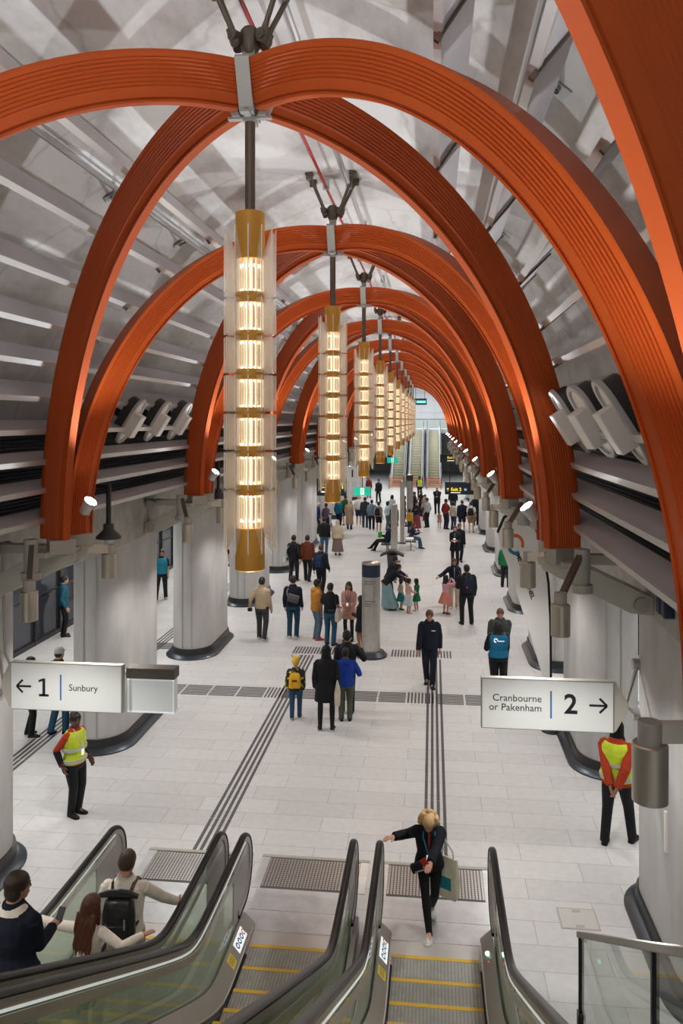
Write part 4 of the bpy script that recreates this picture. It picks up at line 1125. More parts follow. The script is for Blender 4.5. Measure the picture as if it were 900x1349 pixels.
            part(h, 'knitted_hat', cloth(hcol), .8, 1)
    # lower garment
    kind, bc = bottom[0], bottom[1]; bm_ = cloth(bc)
    g = MB()
    if kind in ('trousers', 'shorts', 'tights'):
        mgn = .004 if kind == 'tights' else .010
        g.loft(trings(TR[:4], mgn*H)) if len(TR) else None
        for i in (0, 1):
            hem = an[i]+(kn[i]-an[i]).normalized()*(-.026*H)
            if kind == 'shorts':
                ke = hp[i].lerp(kn[i], .92); g.tube([hp[i], hp[i].lerp(kn[i], .5), ke], [.053*H, .053*H, .050*H], 14)
            elif kind == 'tights':
                g.tube([hp[i], hp[i].lerp(kn[i], .4), kn[i], kn[i].lerp(an[i], .3), hem], [.05*H, .045*H, .032*H, .033*H, .023*H], 14, True)
            else: g.tube([hp[i], hp[i].lerp(kn[i], .4), kn[i], kn[i].lerp(an[i], .4), hem], [.056*H*build, .053*H*build, .043*H, .040*H, .036*H], 14)
        part(g, 'shorts' if kind == 'shorts' else 'trousers', bm_, 1, 3)
    elif kind == 'skirt':
        hem, flare = bottom[2], bottom[3]
        hz = hem*H; z1 = sp(.10)
        cb = V(((fr[0].x+fr[1].x)/2, (fr[0].y+fr[1].y)/2, 0))
        rr = [ering(sp(.105), .082*H*build, .062*H*build, X, F, 28)]
        for q in (.12, .3, .6, 1.):
            c = P0.lerp(V((cb.x, cb.y, hz)), q); c.z = (P0.z+.02*H)*(1-q)+hz*q
            ra, rb = (.104+flare*q)*H, (.078+flare*.85*q)*H
            rr.append([c+V(((ra*(1+.07*q*math.cos(9*a)))*math.cos(a), (rb*(1+.07*q*math.cos(9*a)))*math.sin(a), 0)) for a in [2*PI*j/28 for j in range(28)]])
        g.loft(rr); part(g, 'skirt', bm_, 0)
    # shoes
    for i in (0, 1):
        s_ = MB(); base = fr[i]
        toe = R(8)*(1 if i == 0 else -1); Mz = Matrix.Rotation(-toe, 3, 'Z')
        if fr[i].z > .01*H and not feet: Mz = Mz @ Matrix.Rotation(-R(14), 3, 'X')
        rr = []
        for y, hw, ht in ((-.042, .012, .022), (-.036, .021, .045), (-.012, .025, .058), (.02, .026, .055), (.05, .028, .038), (.08, .029, .028), (.098, .021, .022), (.106, .009, .014)):
            rr.append([base+Mz @ V((hw*H*math.cos(a), y*H, max(0, math.sin(a))*ht*H if math.sin(a) > 0 else .0)) for a in [2*PI*j/14 for j in range(14)]])
        s_.loft(rr)
        q = part(s_, 'shoe', cloth(shoes, .5), 0)
        if sole: part(MB().loft([[base+Mz @ V((hw*H*1.08*sx, y*H, z*H)) for y, hw in ((-.044, .018), (.03, .026), (.085, .029), (.108, .01)) for sx in ((1,) if False else (1,))]+[base+Mz @ V((-hw*H*1.08, y*H, z*H)) for y, hw in ((.108, .01), (.085, .029), (.03, .026), (-.044, .018))] for z in (-.0, .016)]), 'sole', cloth(sole, .5), 0, par=q)
    # upper garment
    tk, tc = top[0], top[1]; tm = top[2] if len(top) > 2 and top[2] else cloth(tc)
    hemf = {'tee': .02, 'shirt': .015, 'jacket': -.005, 'hoodie': .0, 'coat': -.03, 'dress': .0, 'gown': 0}[tk]
    mg = {'tee': .010, 'shirt': .011, 'jacket': .019, 'hoodie': .018, 'coat': .02, 'dress': .008, 'gown': .012}[tk]*H
    g = MB(); rr = []
    if tk in ('coat', 'dress', 'gown'):
        hem = (top[3] if len(top) > 3 else .30)*H; cb = V(((fr[0].x+fr[1].x)/2, (fr[0].y+fr[1].y)/2, 0)); fl = {'coat': .018, 'dress': .05, 'gown': .07}[tk]
        for q in (1., .7, .35):
            c = P0.lerp(V((cb.x, cb.y, hem)), q); rr.append(ering(c, .098*H+fl*q*H+mg, .072*H+fl*q*H*.8+mg, V((1, 0, 0)), V((0, 1, 0))))
        rr += trings([t for t in TR if t[0] >= 0], mg)
    else: rr = trings([(hemf, TR[1][1], TR[1][2])]+[t for t in TR if t[0] > hemf+.015], mg)
    g.loft(rr)
    sl = {'tee': .55, 'dress': .45}.get(tk, 1.9)
    for i in (0, 1):
        sm_ = mg*.75
        if sl < 1: g.tube([sh[i], sh[i].lerp(el[i], sl*.6), sh[i].lerp(el[i], sl+.2)], [.033*H+sm_, .031*H+sm_, .030*H+sm_], 14)
        else: g.tube([sh[i], sh[i].lerp(el[i], .5), el[i], el[i].lerp(wr[i], .5), wr[i]], [.030*H+sm_, .027*H+sm_, .024*H+sm_, .022*H+sm_, .018*H+sm_], 14)
        g.ell(sh[i]-X*(.008*H if i == 0 else -.008*H), (.029*H+sm_,)*3, 12, 8)
    tname = {'tee': 't_shirt', 'gown': 'gown'}.get(tk, tk)
    up = part(g, tname, tm, 1, 3)
    if tk in ('jacket', 'hoodie', 'shirt', 'coat'):
        part(MB().loft([ering(sp(f), r*H, r*H*.95, X, F) for f, r in ((.318, .058), (.345, .045), (.362, .043), (.362, .036), (.34, .036))]), 'collar' if tk != 'hoodie' else 'hood', inner and cloth(inner) or tm, 0)
        if tk == 'hoodie': part(MB().ell(sp(.315, 0, -.05), (.07*H, .045*H, .05*H)), 'hood', tm, 0)
    if inner and tk in ('jacket', 'coat'):
        fr_ = [(f, ry) for f, _, ry in TR if .03 < f < .33]
        part(MB().loft([[sp(f, x*w_, ry+(mg+.003)/H-abs(x)*.02+.001) for x in (-1, 0, 1)]+[sp(f, x*w_, ry-.01) for x in (1, -1)] for f, ry in fr_ for w_ in (.022+.02*max(0, (f-.15)/.2),)]), 'shirt_front', cloth(inner), 0)
    if vest:
        vr = [t for t in TR if .04 <= t[0] < .335]
        vr = [(vr[0][0]-.03, vr[0][1]*1.02, vr[0][2]*1.02)]+vr
        v = part(MB().loft(trings(vr, mg+.012*H)), 'vest', cloth(vest), 1, 2)
        if vest[1] > .4:
            for f in (.06, .165): part(MB().loft([ering(sp(f+df), (rx*H+mg+.012*H+o2), (ry*H+mg+.012*H+o2), X, F, 24) for df, o2 in ((-.013, .0), (-.013, .006), (.013, .006), (.013, .0)) for rx, ry in ((.094*build, .066*build) if f < .1 else (.0925*build, .0645*build),)]), 'reflective_band', mat('reflective', (.5, .5, .5), .35), 0, par=v)
    if lanyard:
        part(MB().tube([sp(.345, .04, .02), sp(.30, .045, .075), sp(.22, .02, .095), sp(.16, .004, .10), sp(.22, -.02, .095), sp(.30, -.045, .075), sp(.345, -.04, .02)], .005*H, 6), 'lanyard', cloth(lanyard), 0)
        part(MB().box(-.025, .025, -.003, .003, -.045, .045, Matrix.Translation(sp(.135, .004, .102))), 'pass_card', M_wht, 0)
    return dict(o=o, sp=sp, hd=hd, wr=wr, el=el, sh=sh, fr=fr, H=H, loc=loc, rot=rot, X=X, F=F, U=U, P0=P0, mg=mg)
def carried(p, name, label, cat, group=None):
    t = thing(name, label, cat, p['loc'], 0, group); t.rotation_euler = p['o'].rotation_euler; return t
def backpack(p, label, c, k=1., m=None, detail=False, straps=None):
    t = carried(p, 'backpack', label, 'backpack'); sp = p['sp']; X, F, H = p['X'], p['F'], p['H']
    y0 = -.07-p['mg']/H
    g = MB()
    rr = []
    for f, w_, d in ((.055, .065, .035), (.065, .08, .06), (.10, .085, .072), (.2, .082, .066), (.27, .072, .05), (.295, .05, .03)):
        c0 = sp(f, 0, y0-d*.5*k)
        rr.append([c0+X*(w_*k*H*(abs(math.cos(a))**.6)*(1 if math.cos(a) > 0 else -1))+F*(d*.55*k*H*(abs(math.sin(a))**.6)*(1 if math.sin(a) > 0 else -1)) for a in [2*PI*j/20 for j in range(20)]])
    mm = m or cloth(c)
    g.loft(rr).build('pack', mm, t, 50)
    MB().loft([[sp(f, x*.055*k, y0-d*k) for x in (-1, 1)]+[sp(f, x*.055*k, y0-d*k+.03) for x in (1, -1)] for f, d in ((.075, .07), (.085, .088), (.16, .086), (.17, .07))]).build('front_pocket', mm, t, bevel=.004)
    for sg in (-1, 1):
        MB().tube([sp(.285, sg*.05, y0), sp(.325, sg*.062, -.03), sp(.325, sg*.066, .035), sp(.27, sg*.072, .085+p['mg']/H), sp(.18, sg*.085, .07+p['mg']/H), sp(.12, sg*.095, .0), sp(.09, sg*.07, y0)], .011*H, 8).build('strap', straps and cloth(straps) or mm, t)
    MB().tube([sp(.29, -.02, y0-.02), sp(.315, 0, y0-.02), sp(.29, .02, y0-.02)], .006*H, 6).build('handle', mm, t)
    return t
def tote(p, label, c, side, f0=.0, y=0., w=.12, h=.2, name='tote_bag', strap_from=None, printc=None, dx=.155, yaw=0):
    t = carried(p, name, label, 'bag'); sp = p['sp']; H = p['H']; s = 1 if side == 'R' else -1
    M = Matrix.Translation(sp(f0, s*dx, y)) @ Matrix.Rotation(R(yaw), 4, 'Z')
    g = MB().loft([[M @ V((x*k2*.05*H*s*.6, yy*w*H*k, z*H)) for x, yy in ((-1, -1), (1, -1), (1, 1), (-1, 1))] for z, k, k2 in ((-h, .86, .5), (-h*.93, 1, 1), (-h*.5, 1.02, 1.1), (0, .95, .25))])
    g.build('bag', cloth(c), t, 40, bevel=.006)
    top = sp(.31, s*.075, 0) if strap_from is None else strap_from
    for q in (-1, 1): MB().tube([M @ V((0, q*w*.6*H, -.01)), M @ V((0, q*w*.5*H, .05*H)), top+p['F']*(q*.012*H)], .006*H, 6).build('strap', cloth(c), t)
    if printc:
        for s in (s, -s): MB().loft([[M @ V((s*(.05*H*.6*1.12)+dxx, yy*w*.55*H, z*H)) for yy in (-1, -.3, .6, 1)]+[M @ V((s*.02*H, yy*w*.55*H, z*H)) for yy in (1, -1)] for z in (-h*.75, -h*.45) for dxx in (.0,)]).build('print', cloth(printc), t, 0)
    return t
def stepz(Y):
    k = int((9.06-Y)/.4); return hinge(9.06-.4*k-.2, 7.72, .5)+.0, 9.06-.4*k-.2
def W(x, y, z): return ('w', x, y, z)

# --- three riders on the left escalator
z, yc = stepz(7.66)
p = person('man in cream sweater and dark backpack riding down the left escalator', (-3.0, yc, z), 1.66, -4, lod=0, hair=('short', (.06, .035, .022)), top=('shirt', (.80, .75, .66)), bottom=('trousers', (.50, .45, .38)), shoes=WH, head=(18, 4), hands={'R': W(-2.60, 8.02, 1.10), 'L': (-.13, .10, .62)}, curl=14, lanyard=(.03, .22, .35), build=1.1)
MLEA = mat('glossy_black', (.014, .016, .018), .28, bump=.3, bscale=12)
b = backpack(p, 'black rolltop backpack on the man in the cream sweater', BK, 1.15, MLEA)
sp = p['sp']; MB().tube([sp(.303, -.115, -.12), sp(.315, -.06, -.118), sp(.318, 0, -.115), sp(.315, .06, -.118), sp(.303, .115, -.12)], [.022, .034, .036, .034, .022], 10).build('rolled_top', MLEA, b)
MB().box(-.008, .008, -.004, .004, -.06, .07, Matrix.Translation(sp(.16, .05, -.178))).build('zip', M_steel, b)
MB().loft([[sp(f, .048*math.cos(a), .046*math.sin(a)-.003) for a in [2*PI*j/16 for j in range(16)]] for f in (.335, .362)]).build('collar', cloth(WH), p['o'])
z, yc = stepz(6.86)
p = person('girl with long auburn hair spreading her arms to both left escalator handrails', (-3.02, yc, z), 1.27, 6, 'f', 0, hair=('long', (.085, .028, .012)), top=('shirt', (.80, .75, .66)), bottom=('trousers', (.35, .33, .32)), shoes=WH, kid=True, head=(8, 8), hands={'R': W(-2.56, 6.96, 1.42), 'L': W(-3.70, 7.06, 1.46)}, curl=12, arm=1.06)
z, yc = stepz(5.66)
p = person('person in navy jumper with white collar standing at the lower left edge', (-3.07, yc, z), 1.52, 12, 'f', 0, hair=('thick', (.035, .022, .014)), top=('shirt', (.011, .015, .026)), bottom=('trousers', NV), shoes=BK, head=(4, 28), hands={'R': (.07, .20, .60), 'L': (-.19, .04, .53)}, build=1.3)
sp = p['sp']
MB().loft([[sp(f, r*math.cos(a), r*.8*math.sin(a)-.004) for a in [2*PI*j/18 for j in range(18)]] for f, r in ((.318, .085), (.334, .075), (.352, .05), (.352, .044), (.32, .06))]).build('white_collar', cloth((.70, .66, .58)), p['o'])
t = carried(p, 'mobile_phone', 'dark mobile phone held by the person in the navy jumper', 'phone')
MB().box(-.03, .03, -.004, .004, -.055, .055, Matrix.Translation(p['wr'][0]+V((.0, .09, .04))) @ Matrix.Rotation(R(-35), 4, 'X')).build('case', M_black, t, bevel=.004)
# --- blond woman at the right escalator
p = person('blond woman in black with lanyard stepping onto the right escalator', (-.04, 9.45, .01), 1.57, 180, 'f', 0, skin=(.52, .28, .2), hair=('bob', (.62, .40, .19)), top=('jacket', (.011, .012, .016)), bottom=('tights', (.012, .012, .014)), shoes=WH, sole=(.7, .7, .68), lean=13, head=(34, 4), feet=[(.0, .02, .0), (-.02, -.27, .03)],
           hands={'R': W(-.46, 9.66, 1.04), 'L': (-.01, .20, .655)}, inner=(.30, .04, .02), lanyard=(.03, .22, .42), curl=20)
q = carried(p, 'mobile_phone', 'red cased phone held at the chest of the blond woman', 'phone')
MB().box(-.036, .036, -.006, .006, -.085, .075, Matrix.Translation(p['wr'][1]+V((.05, .045, -.0))) @ Matrix.Rotation(R(35), 4, 'Y')).build('case', cloth((.33, .03, .02), .4), q, bevel=.005)
tote(p, 'cream tote bag with teal print hanging beside the blond woman', (.66, .62, .50), 'L', .06, -.02, .085, .31, printc=(.02, .22, .27), dx=.14, yaw=58)
MB().loft([[p['el'][1].lerp(p['wr'][1], t_)+V((0, .034*math.cos(a), .034*math.sin(a))) for a in [2*PI*j/14 for j in range(14)]] for t_ in (.78, .86)]).build('white_cuff', cloth(WH), p['o'])
q = carried(p, 'waist_bag', 'black waist bag with pale trim on the blond woman', 'bag')
M = Matrix.Translation(p['sp'](.05, .075, .085)) @ Matrix.Rotation(R(20), 4, 'Y')
MB().box(-.10, .10, -.035, .035, -.055, .055, M).build('pouch', cloth(BK), q, bevel=.02); MB().box(-.06, .06, .03, .038, -.04, -.025, M).build('trim', cloth((.4, .4, .38)), q)
# --- staff
p = person('person in yellow safety vest and red top standing by the left column', (-5.42, 11.80, 0), 1.62, 108, 'f', 0, skin=DARKS, hair=('bun', HB), top=('shirt', (.42, .045, .02)), bottom=('trousers', BK), vest=(.60, .74, .05), hands={'R': (.14, -.02, .50), 'L': (-.13, .06, .50)}, lanyard=WH, inner=BK, head=(4, 25), build=1.12, stance=.045)
for i in (0, 1): MB().tube([p['el'][i], p['el'][i].lerp(p['wr'][i], .5), p['wr'][i]], [.054, .050, .042], 14).build('black_sleeve', cloth(BK), p['o'])
p = person('person in yellow vest and red sleeves half hidden by the nearest right column', (2.58, 11.85, 0), 1.80, 28, 'm', 0, skin=TAN, hair=('hood', BK), top=('jacket', (.42, .05, .02)), bottom=('trousers', BK), vest=(.60, .74, .05), hands={'R': (.05, -.13, .50), 'L': (.0, -.14, .49)}, feet=[(.10, .10, 0), (-.07, -.05, 0)], build=1.05)
# --- hall, middle ground
p = person('man in dark navy jacket with reflective cuffs walking toward the camera', (-.07, 18.45, 0), 1.80, 180, 'm', 0, hair=('short', (.09, .045, .022)), top=('jacket', (.011, .015, .026)), bottom=('trousers', (.014, .017, .03)), walk=-.62, stance=.035, head=(14, 0), curl=40)
for i in (0, 1):
    q = p['sh']; 
M = p['sp']; MB().box(-.045, .045, -.003, .003, -.012, .012, Matrix.Translation(M(.24, -.05, .098))).build('chest_mark', cloth((.6, .6, .6)), p['o'])
p = person('tall person in long black coat and hood in the middle of the trio', (-2.05, 15.55, 0), 1.70, -4, 'f', 1, hair=('hood', BK), top=('coat', (.012, .013, .016), None, .34), bottom=('tights', BK), shoes=BK, sole=(.5, .5, .5), stance=.07, build=1.12)
tote(p, 'cream slim tote bag at the side of the person in the long black coat', (.60, .55, .45), 'R', .12, -.03, .05, .3, dx=.13)
person('dark clothed adult partly hidden behind the person in the long black coat', (-1.75, 16.5, 0), 1.76, -8, 'm', 1, skin=BROWN, hair=('short', HB), top=('jacket', BK), bottom=('trousers', BK), hands={'R': (.16, .10, .72)})
MC = mat('camo_patch', (.02, .021, .024), .8)
nt = MC.node_tree; n_ = nt.nodes.new('ShaderNodeTexNoise'); n_.inputs['Scale'].default_value = 14; cr_ = nt.nodes.new('ShaderNodeValToRGB'); cr_.color_ramp.interpolation = 'CONSTANT'
cr_.color_ramp.elements[0].color = (.018, .019, .022, 1); cr_.color_ramp.elements[1].color = (.62, .50, .06, 1); cr_.color_ramp.elements[1].position = .58
tc_ = nt.nodes.new('ShaderNodeTexCoord'); nt.links.new(tc_.outputs['Object'], n_.inputs[0]); nt.links.new(n_.outputs['Fac'], cr_.inputs[0]); nt.links.new(cr_.outputs[0], nt.nodes['Principled BSDF'].inputs['Base Color'])
p = person('child in yellow hat and black and yellow patterned jacket', (-2.74, 16.1, 0), 1.24, -3, 'm', 1, hair=('ears', (.70, .45, .07)), top=('jacket', BK, MC), bottom=('trousers', (.03, .075, .14)), shoes=BK, sole=WH, walk=.4, kid=True, build=1.1)
b = backpack(p, 'yellow backpack on the child in the yellow hat', (.72, .42, .03), 1.15, straps=BK)
MB().box(-.05, .05, -.004, .004, -.015, .02, Matrix.Translation(p['sp'](.19, 0, -.07-p['mg']/1.24-.088))).build('print', cloth((.25, .03, .02)), b)
person('boy in bright blue hoodie and olive trousers right of the trio', (-1.73, 16.1, 0), 1.50, -10, 'm', 1, skin=BROWN, hair=('short', HB), top=('hoodie', (.012, .045, .30)), bottom=('trousers', (.085, .09, .065)), shoes=BK, hands={'R': (.17, .13, .66)}, build=1.1)
p = person('man in beige shirt and grey trousers seen from behind', (-4.64, 21.75, 0), 1.78, 8, 'm', 1, hair=('short', HD), top=('shirt', (.48, .37, .25)), bottom=('trousers', (.05, .052, .058)), shoes=WH, walk=-.3, hands={'L': (-.20, .02, .50)}, build=1.05)
q = carried(p, 'camera', 'black camera in the left hand of the man in the beige shirt', 'camera')
MB().box(-.06, .06, -.04, .03, -.05, .04, Matrix.Translation(p['wr'][1]+V((-.01, .02, -.09)))).cyl(p['wr'][1]+V((-.01, .05, -.09)), p['wr'][1]+V((-.01, .12, -.09)), .035).build('body', M_black, q, bevel=.008)
p = person('man in navy jumper and jeans with a satchel, seen from behind', (-3.83, 22.05, 0), 1.78, 4, 'm', 1, hair=('short', HD), top=('shirt', (.012, .016, .032)), bottom=('trousers', (.02, .06, .11)), shoes=WH, build=1.08)
q = carried(p, 'satchel', 'grey messenger satchel slung on the man in the navy jumper', 'bag'); sp = p['sp']
MB().box(-.16, .16, -.05, .05, -.11, .11, Matrix.Translation(sp(.16, .03, -.105)) @ Matrix.Rotation(R(14), 4, 'Y')).build('bag', cloth((.085, .08, .085)), q, bevel=.02)
MB().box(-.165, .165, -.055, .0, -.03, .115, Matrix.Translation(sp(.16, .03, -.108)) @ Matrix.Rotation(R(14), 4, 'Y')).build('flap', cloth((.12, .115, .12)), q, bevel=.02)
MB().tube([sp(.2, -.07, -.09), sp(.27, -.075, -.08), sp(.33, -.05, -.02), sp(.3, -.03, .075), sp(.18, .09, .085), sp(.14, .12, 0), sp(.17, .1, -.08)], .014, 8).build('strap', cloth((.30, .29, .29)), q)
person('man in mustard orange jacket and light jeans with orange shoes', (-3.16, 21.95, 0), 1.72, 62, 'm', 1, skin=BROWN, hair=('short', HD), top=('hoodie', (.46, .20, .035)), bottom=('trousers', (.10, .16, .22)), shoes=(.55, .06, .015), hands={'R': (.08, .17, .62), 'L': (-.08, .17, .60)}, build=1.12)
p = person('man in black tee shirt and blue jeans with a cloth bag', (-2.72, 21.45, 0), 1.72, 14, 'm', 1, skin=BROWN, hair=('short', HB), top=('tee', (.013, .014, .016)), bottom=('trousers', (.03, .09, .15)), shoes=BK, hands={'R': (.13, .08, .58)}, build=1.05)
tote(p, 'cream cloth bag hanging from the man in the black tee shirt', (.55, .50, .42), 'R', .13, -.01, .07, .22, dx=.14)
person('woman in pale pink patterned coat facing the camera', (-2.27, 22.0, 0), 1.66, 188, 'f', 1, skin=TAN, hair=('long', HD), top=('coat', (.50, .27, .22), None, .36), bottom=('tights', BK), shoes=BK, hands={'R': (.05, .15, .60), 'L': (-.05, .15, .60)}, inner=(.32, .10, .10), lanyard=(.1, .15, .35))
person('girl in knee length black dress beside the round steel post', (-1.86, 21.2, 0), 1.45, -62, 'f', 1, skin=TAN, hair=('bob', HB), top=('coat', BK, None, .33), bottom=('tights', (.36, .18, .11)), shoes=WH, hands={'L': (-.05, .16, .62)})
p = person('man in dark jacket with slim navy backpack walking away', (-3.84, 27.75, 0), 1.78, 14, 'm', 1, hair=('short', HBR), top=('jacket', (.016, .021, .03)), bottom=('trousers', (.013, .015, .02)), walk=-.5)
backpack(p, 'navy backpack on the man walking away past the group', (.012, .03, .075), .9)
# pair at right: volunteer in blue vest and the man facing
p = person('helper in bright blue vest seen from behind, before the right sign', (1.43, 18.0, 0), 1.66, -5, 'f', 1, hair=('bob', HB), top=('jacket', BK), bottom=('trousers', BK), vest=(.012, .14, .26), hands={'R': (.09, .15, .70), 'L': (-.13, .12, .66)}, build=1.2)
sp = p['sp']; b = MB()
for a in range(10): b.box(-.006, .006, -.006, .004, -.014, .014, Matrix.Translation(sp(.268, -.05+.022*math.cos(a*PI/6), -.107+.002)) @ Matrix.Translation((0, 0, .036*math.sin(a*PI/6))))
b.build('vest_logo', M_wht, p['o']); MB().box(-.09, .05, -.005, .003, -.008, .008, Matrix.Translation(sp(.258, .03, -.107))).build('vest_lettering', M_wht, p['o'])
person('auburn haired man in grey green jacket facing the helper in blue', (1.55, 19.0, 0), 1.74, 182, 'm', 1, hair=('short', (.14, .05, .025)), top=('jacket', (.06, .075, .07)), bottom=('trousers', NV), hands={'R': (.10, .12, .62), 'L': (-.05, .18, .66)}, inner=(.015, .02, .035), head=(12, 0), build=1.15)
p = person('tall man in black with a backpack, seen from behind at right', (1.0, 24.1, 0), 1.82, -14, 'm', 1, skin=BROWN, hair=('short', HB), top=('jacket', BK), bottom=('trousers', BK), stance=.08, hands={'L': (-.12, .16, .62)}, build=1.14)
t = backpack(p, 'navy backpack slung on the tall man in black', (.013, .02, .04), 1.05)
MB().ell(p['sp'](.16, -.05, -.19), (.03, .012, .03)).build('red_badge', cloth((.5, .03, .05)), t)
person('girl in pink top and coral tulle skirt raising her arms', (.4, 25.3, 0), 1.22, 40, 'f', 1, hair=('long', HB), top=('shirt', (.62, .30, .38)), bottom=('skirt', (.62, .22, .17), .28, .10), shoes=HBR, kid=True, hands={'R': (.08, .18, .86), 'L': (-.02, .2, .82)})
p = person('woman in dark blazer and cream trousers behind the girl in pink', (.68, 26.1, 0), 1.66, 176, 'f', 1, hair=('long', HBR), top=('jacket', NV), bottom=('trousers', (.50, .40, .29)), shoes=WH, inner=(.25, .35, .45), hands={'R': (.30, .08, .62)})
tote(p, 'orange shoulder bag of the woman in the dark blazer', (.45, .08, .03), 'L', .06, .06, .1, .14, name='shoulder_bag')
person('woman in dark jacket and long pale teal skirt bending to the children', (-1.34, 25.75, 0), 1.66, 68, 'f', 1, skin=TAN, hair=('bun', HB), top=('jacket', (.018, .02, .03)), bottom=('skirt', (.22, .36, .38), .05, .10), shoes=HBR, lean=46, hands={'R': (.02, .38, .50), 'L': (-.04, .38, .52)}, head=(-5, 0))
person('dark haired adult behind the woman bending to the children', (-1.38, 26.7, 0), 1.62, 75, 'f', 1, skin=TAN, hair=('short', HB), top=('jacket', (.02, .025, .04)), bottom=('trousers', NV), lean=22, hands={'R': (.04, .3, .55)})
person('small girl in pale pink cardigan and striped light skirt', (-.75, 25.25, 0), 1.10, 60, 'f', 1, hair=('pony', HB), top=('shirt', (.62, .38, .34)), bottom=('skirt', (.46, .56, .58), .24, .08), shoes=(.5, .3, .25), kid=True, hands={'R': (.03, .22, .58)})
person('small child with striped top between the bending woman and the girl', (-1.0, 25.7, 0), 1.02, 70, 'f', 1, hair=('bob', HB), top=('shirt', (.52, .40, .32)), bottom=('skirt', (.02, .22, .25), .28, .06), shoes=HB, kid=True)
person('small girl in green dress with white sleeves', (-.5, 25.65, 0), 1.02, -55, 'f', 1, skin=TAN, hair=('bob', HB), top=('dress', (.012, .13, .06), None, .30), bottom=('tights', (.45, .27, .2)), shoes=WH, kid=True)
p = person('woman in black coat holding a paper cup and facing the camera', (.92, 33.75, 0), 1.72, 186, 'f', 1, hair=('short', HBR), top=('coat', BK, None, .36), bottom=('trousers', BK), inner=(.10, .18, .30), hands={'R': (.06, .16, .62), 'L': (-.06, .16, .62)})
t = carried(p, 'paper_cup', 'white and red paper cup in the hands of the woman in black', 'cup')
MB().lathe([(0, -.07), (.035, -.07), (.045, .05), (.048, .05), (.048, .065), (0, .07)], 16, tuple(V((0, .175*1.72, .635*1.72)))).build('cup', M_wht, t); MB().lathe([(.04, -.03), (.0435, .03), (.042, .03), (.038, -.03)], 16, tuple(V((0, .175*1.72, .635*1.72)))).build('sleeve', cloth((.4, .03, .03)), t)
person('person in dark jacket walking just behind the woman with the cup', (1.12, 34.5, 0), 1.72, 170, 'm', 1, skin=TAN, hair=('short', HBR), top=('jacket', BK), bottom=('trousers', NV), walk=.6)
p = person('dark clothed person with white tote walking away on the left', (-5.14, 29.75, 0), 1.80, 10, 'm', 1, hair=('short', HB), top=('shirt', BK), bottom=('trousers', BK), walk=.4, shoes=BK, sole=WH)
tote(p, 'white tote bag with blue print on the dark clothed walker', (.62, .62, .60), 'L', .10, -.05, .09, .17, printc=(.03, .2, .28))
person('man in rust brown jacket walking away on the left', (-4.64, 29.85, 0), 1.80, 4, 'm', 1, hair=('short', HD), top=('jacket', (.14, .035, .018)), bottom=('trousers', BK), walk=-.7)
person('person in dark jacket and blue jeans before the pale headscarf', (-4.81, 35.8, 0), 1.74, 5, 'm', 2, hair=('short', HD), top=('jacket', BK), bottom=('trousers', (.05, .12, .19)), build=1.1)
person('person in pale headscarf, cream shawl and long brown skirt', (-4.21, 35.85, 0), 1.62, 10, 'f', 2, hair=('scarf', (.55, .50, .45)), top=('jacket', (.56, .47, .34)), bottom=('skirt', (.20, .14, .13), .10, .06), build=1.25)
person('man in blue vest walking by the screen doors on the left', (-9.0, 26.2, 0), 1.78, 160, 'm', 1, skin=TAN, hair=('short', HB), top=('tee', BK), bottom=('trousers', BK), vest=(.02, .20, .30), shoes=(.4, .35, .3), feet=[(.10, .09, 0), (-.08, -.09, 0)])
person('person in blue top far left before the dark screen doors', (-10.2, 21.5, 0), 1.75, 60, 'm', 2, hair=('short', HB), top=('shirt', (.02, .10, .15)), bottom=('trousers', BK))
person('person with pale hat in blue jeans below the left platform sign', (-7.12, 14.8, 0), 1.72, 20, 'm', 1, hair=('cap', (.50, .49, .47)), top=('jacket', BK), bottom=('trousers', (.03, .085, .14)), walk=.4, shoes=BK)
person('person in dark trousers below the left end of the platform sign', (-7.62, 14.65, 0), 1.56, 70, 'f', 1, hair=('short', HB), top=('jacket', BK), bottom=('trousers', BK), walk=.2)
person('person in shorts walking behind the second left column', (-8.45, 32.7, 0), 1.72, 90, 'm', 2, hair=('short', HD), top=('tee', DG), bottom=('shorts', BK), walk=.7)
person('person in black with white shoes beyond the right columns', (5.05, 21.3, 0), 1.75, 30, 'm', 2, hair=('short', HB), top=('jacket', BK), bottom=('trousers', BK), shoes=WH, walk=.4)
person('person in green top partly hidden by the feather banner', (2.60, 29.6, 0), 1.68, 20, 'f', 2, hair=('short', HB), top=('jacket', (.012, .16, .06)), bottom=('trousers', BK), walk=.3)
# --- crowd at the far end of the hall
person('older person in blue jumper with white hair beside a left column', (-6.04, 42.5, 0), 1.72, 80, 'm', 2, hair=('short', (.6, .58, .55)), top=('shirt', (.02, .04, .16)), bottom=('trousers', BK))
person('person in purple grey top by the left columns', (-5.62, 42.6, 0), 1.66, 20, 'f', 2, hair=('short', HB), top=('shirt', (.10, .06, .10)), bottom=('trousers', BK), hands={'R': (.2, .02, .62)})
person('person in teal vest talking under the left exit board', (-5.18, 44.6, 0), 1.76, 40, 'm', 2, hair=('short', HB), top=('jacket', (.012, .13, .22)), bottom=('trousers', BK), build=1.1)
person('person in dark green jumper under the left exit board', (-4.95, 46.0, 0), 1.80, -20, 'm', 2, hair=('short', HB), top=('shirt', (.018, .07, .03)), bottom=('shorts', BK), build=1.1)
person('person in long beige coat and pale headscarf in the far crowd', (-4.56, 44.4, 0), 1.68, 8, 'f', 2, hair=('scarf', (.50, .38, .27)), top=('coat', (.36, .26, .17), None, .16), bottom=('trousers', (.02, .05, .1)), build=1.1)
person('person in white tee and navy shorts in the far crowd', (-4.22, 46.2, 0), 1.78, 10, 'm', 2, hair=('short', HBL), top=('tee', WH), bottom=('shorts', (.02, .04, .11)), shoes=WH)
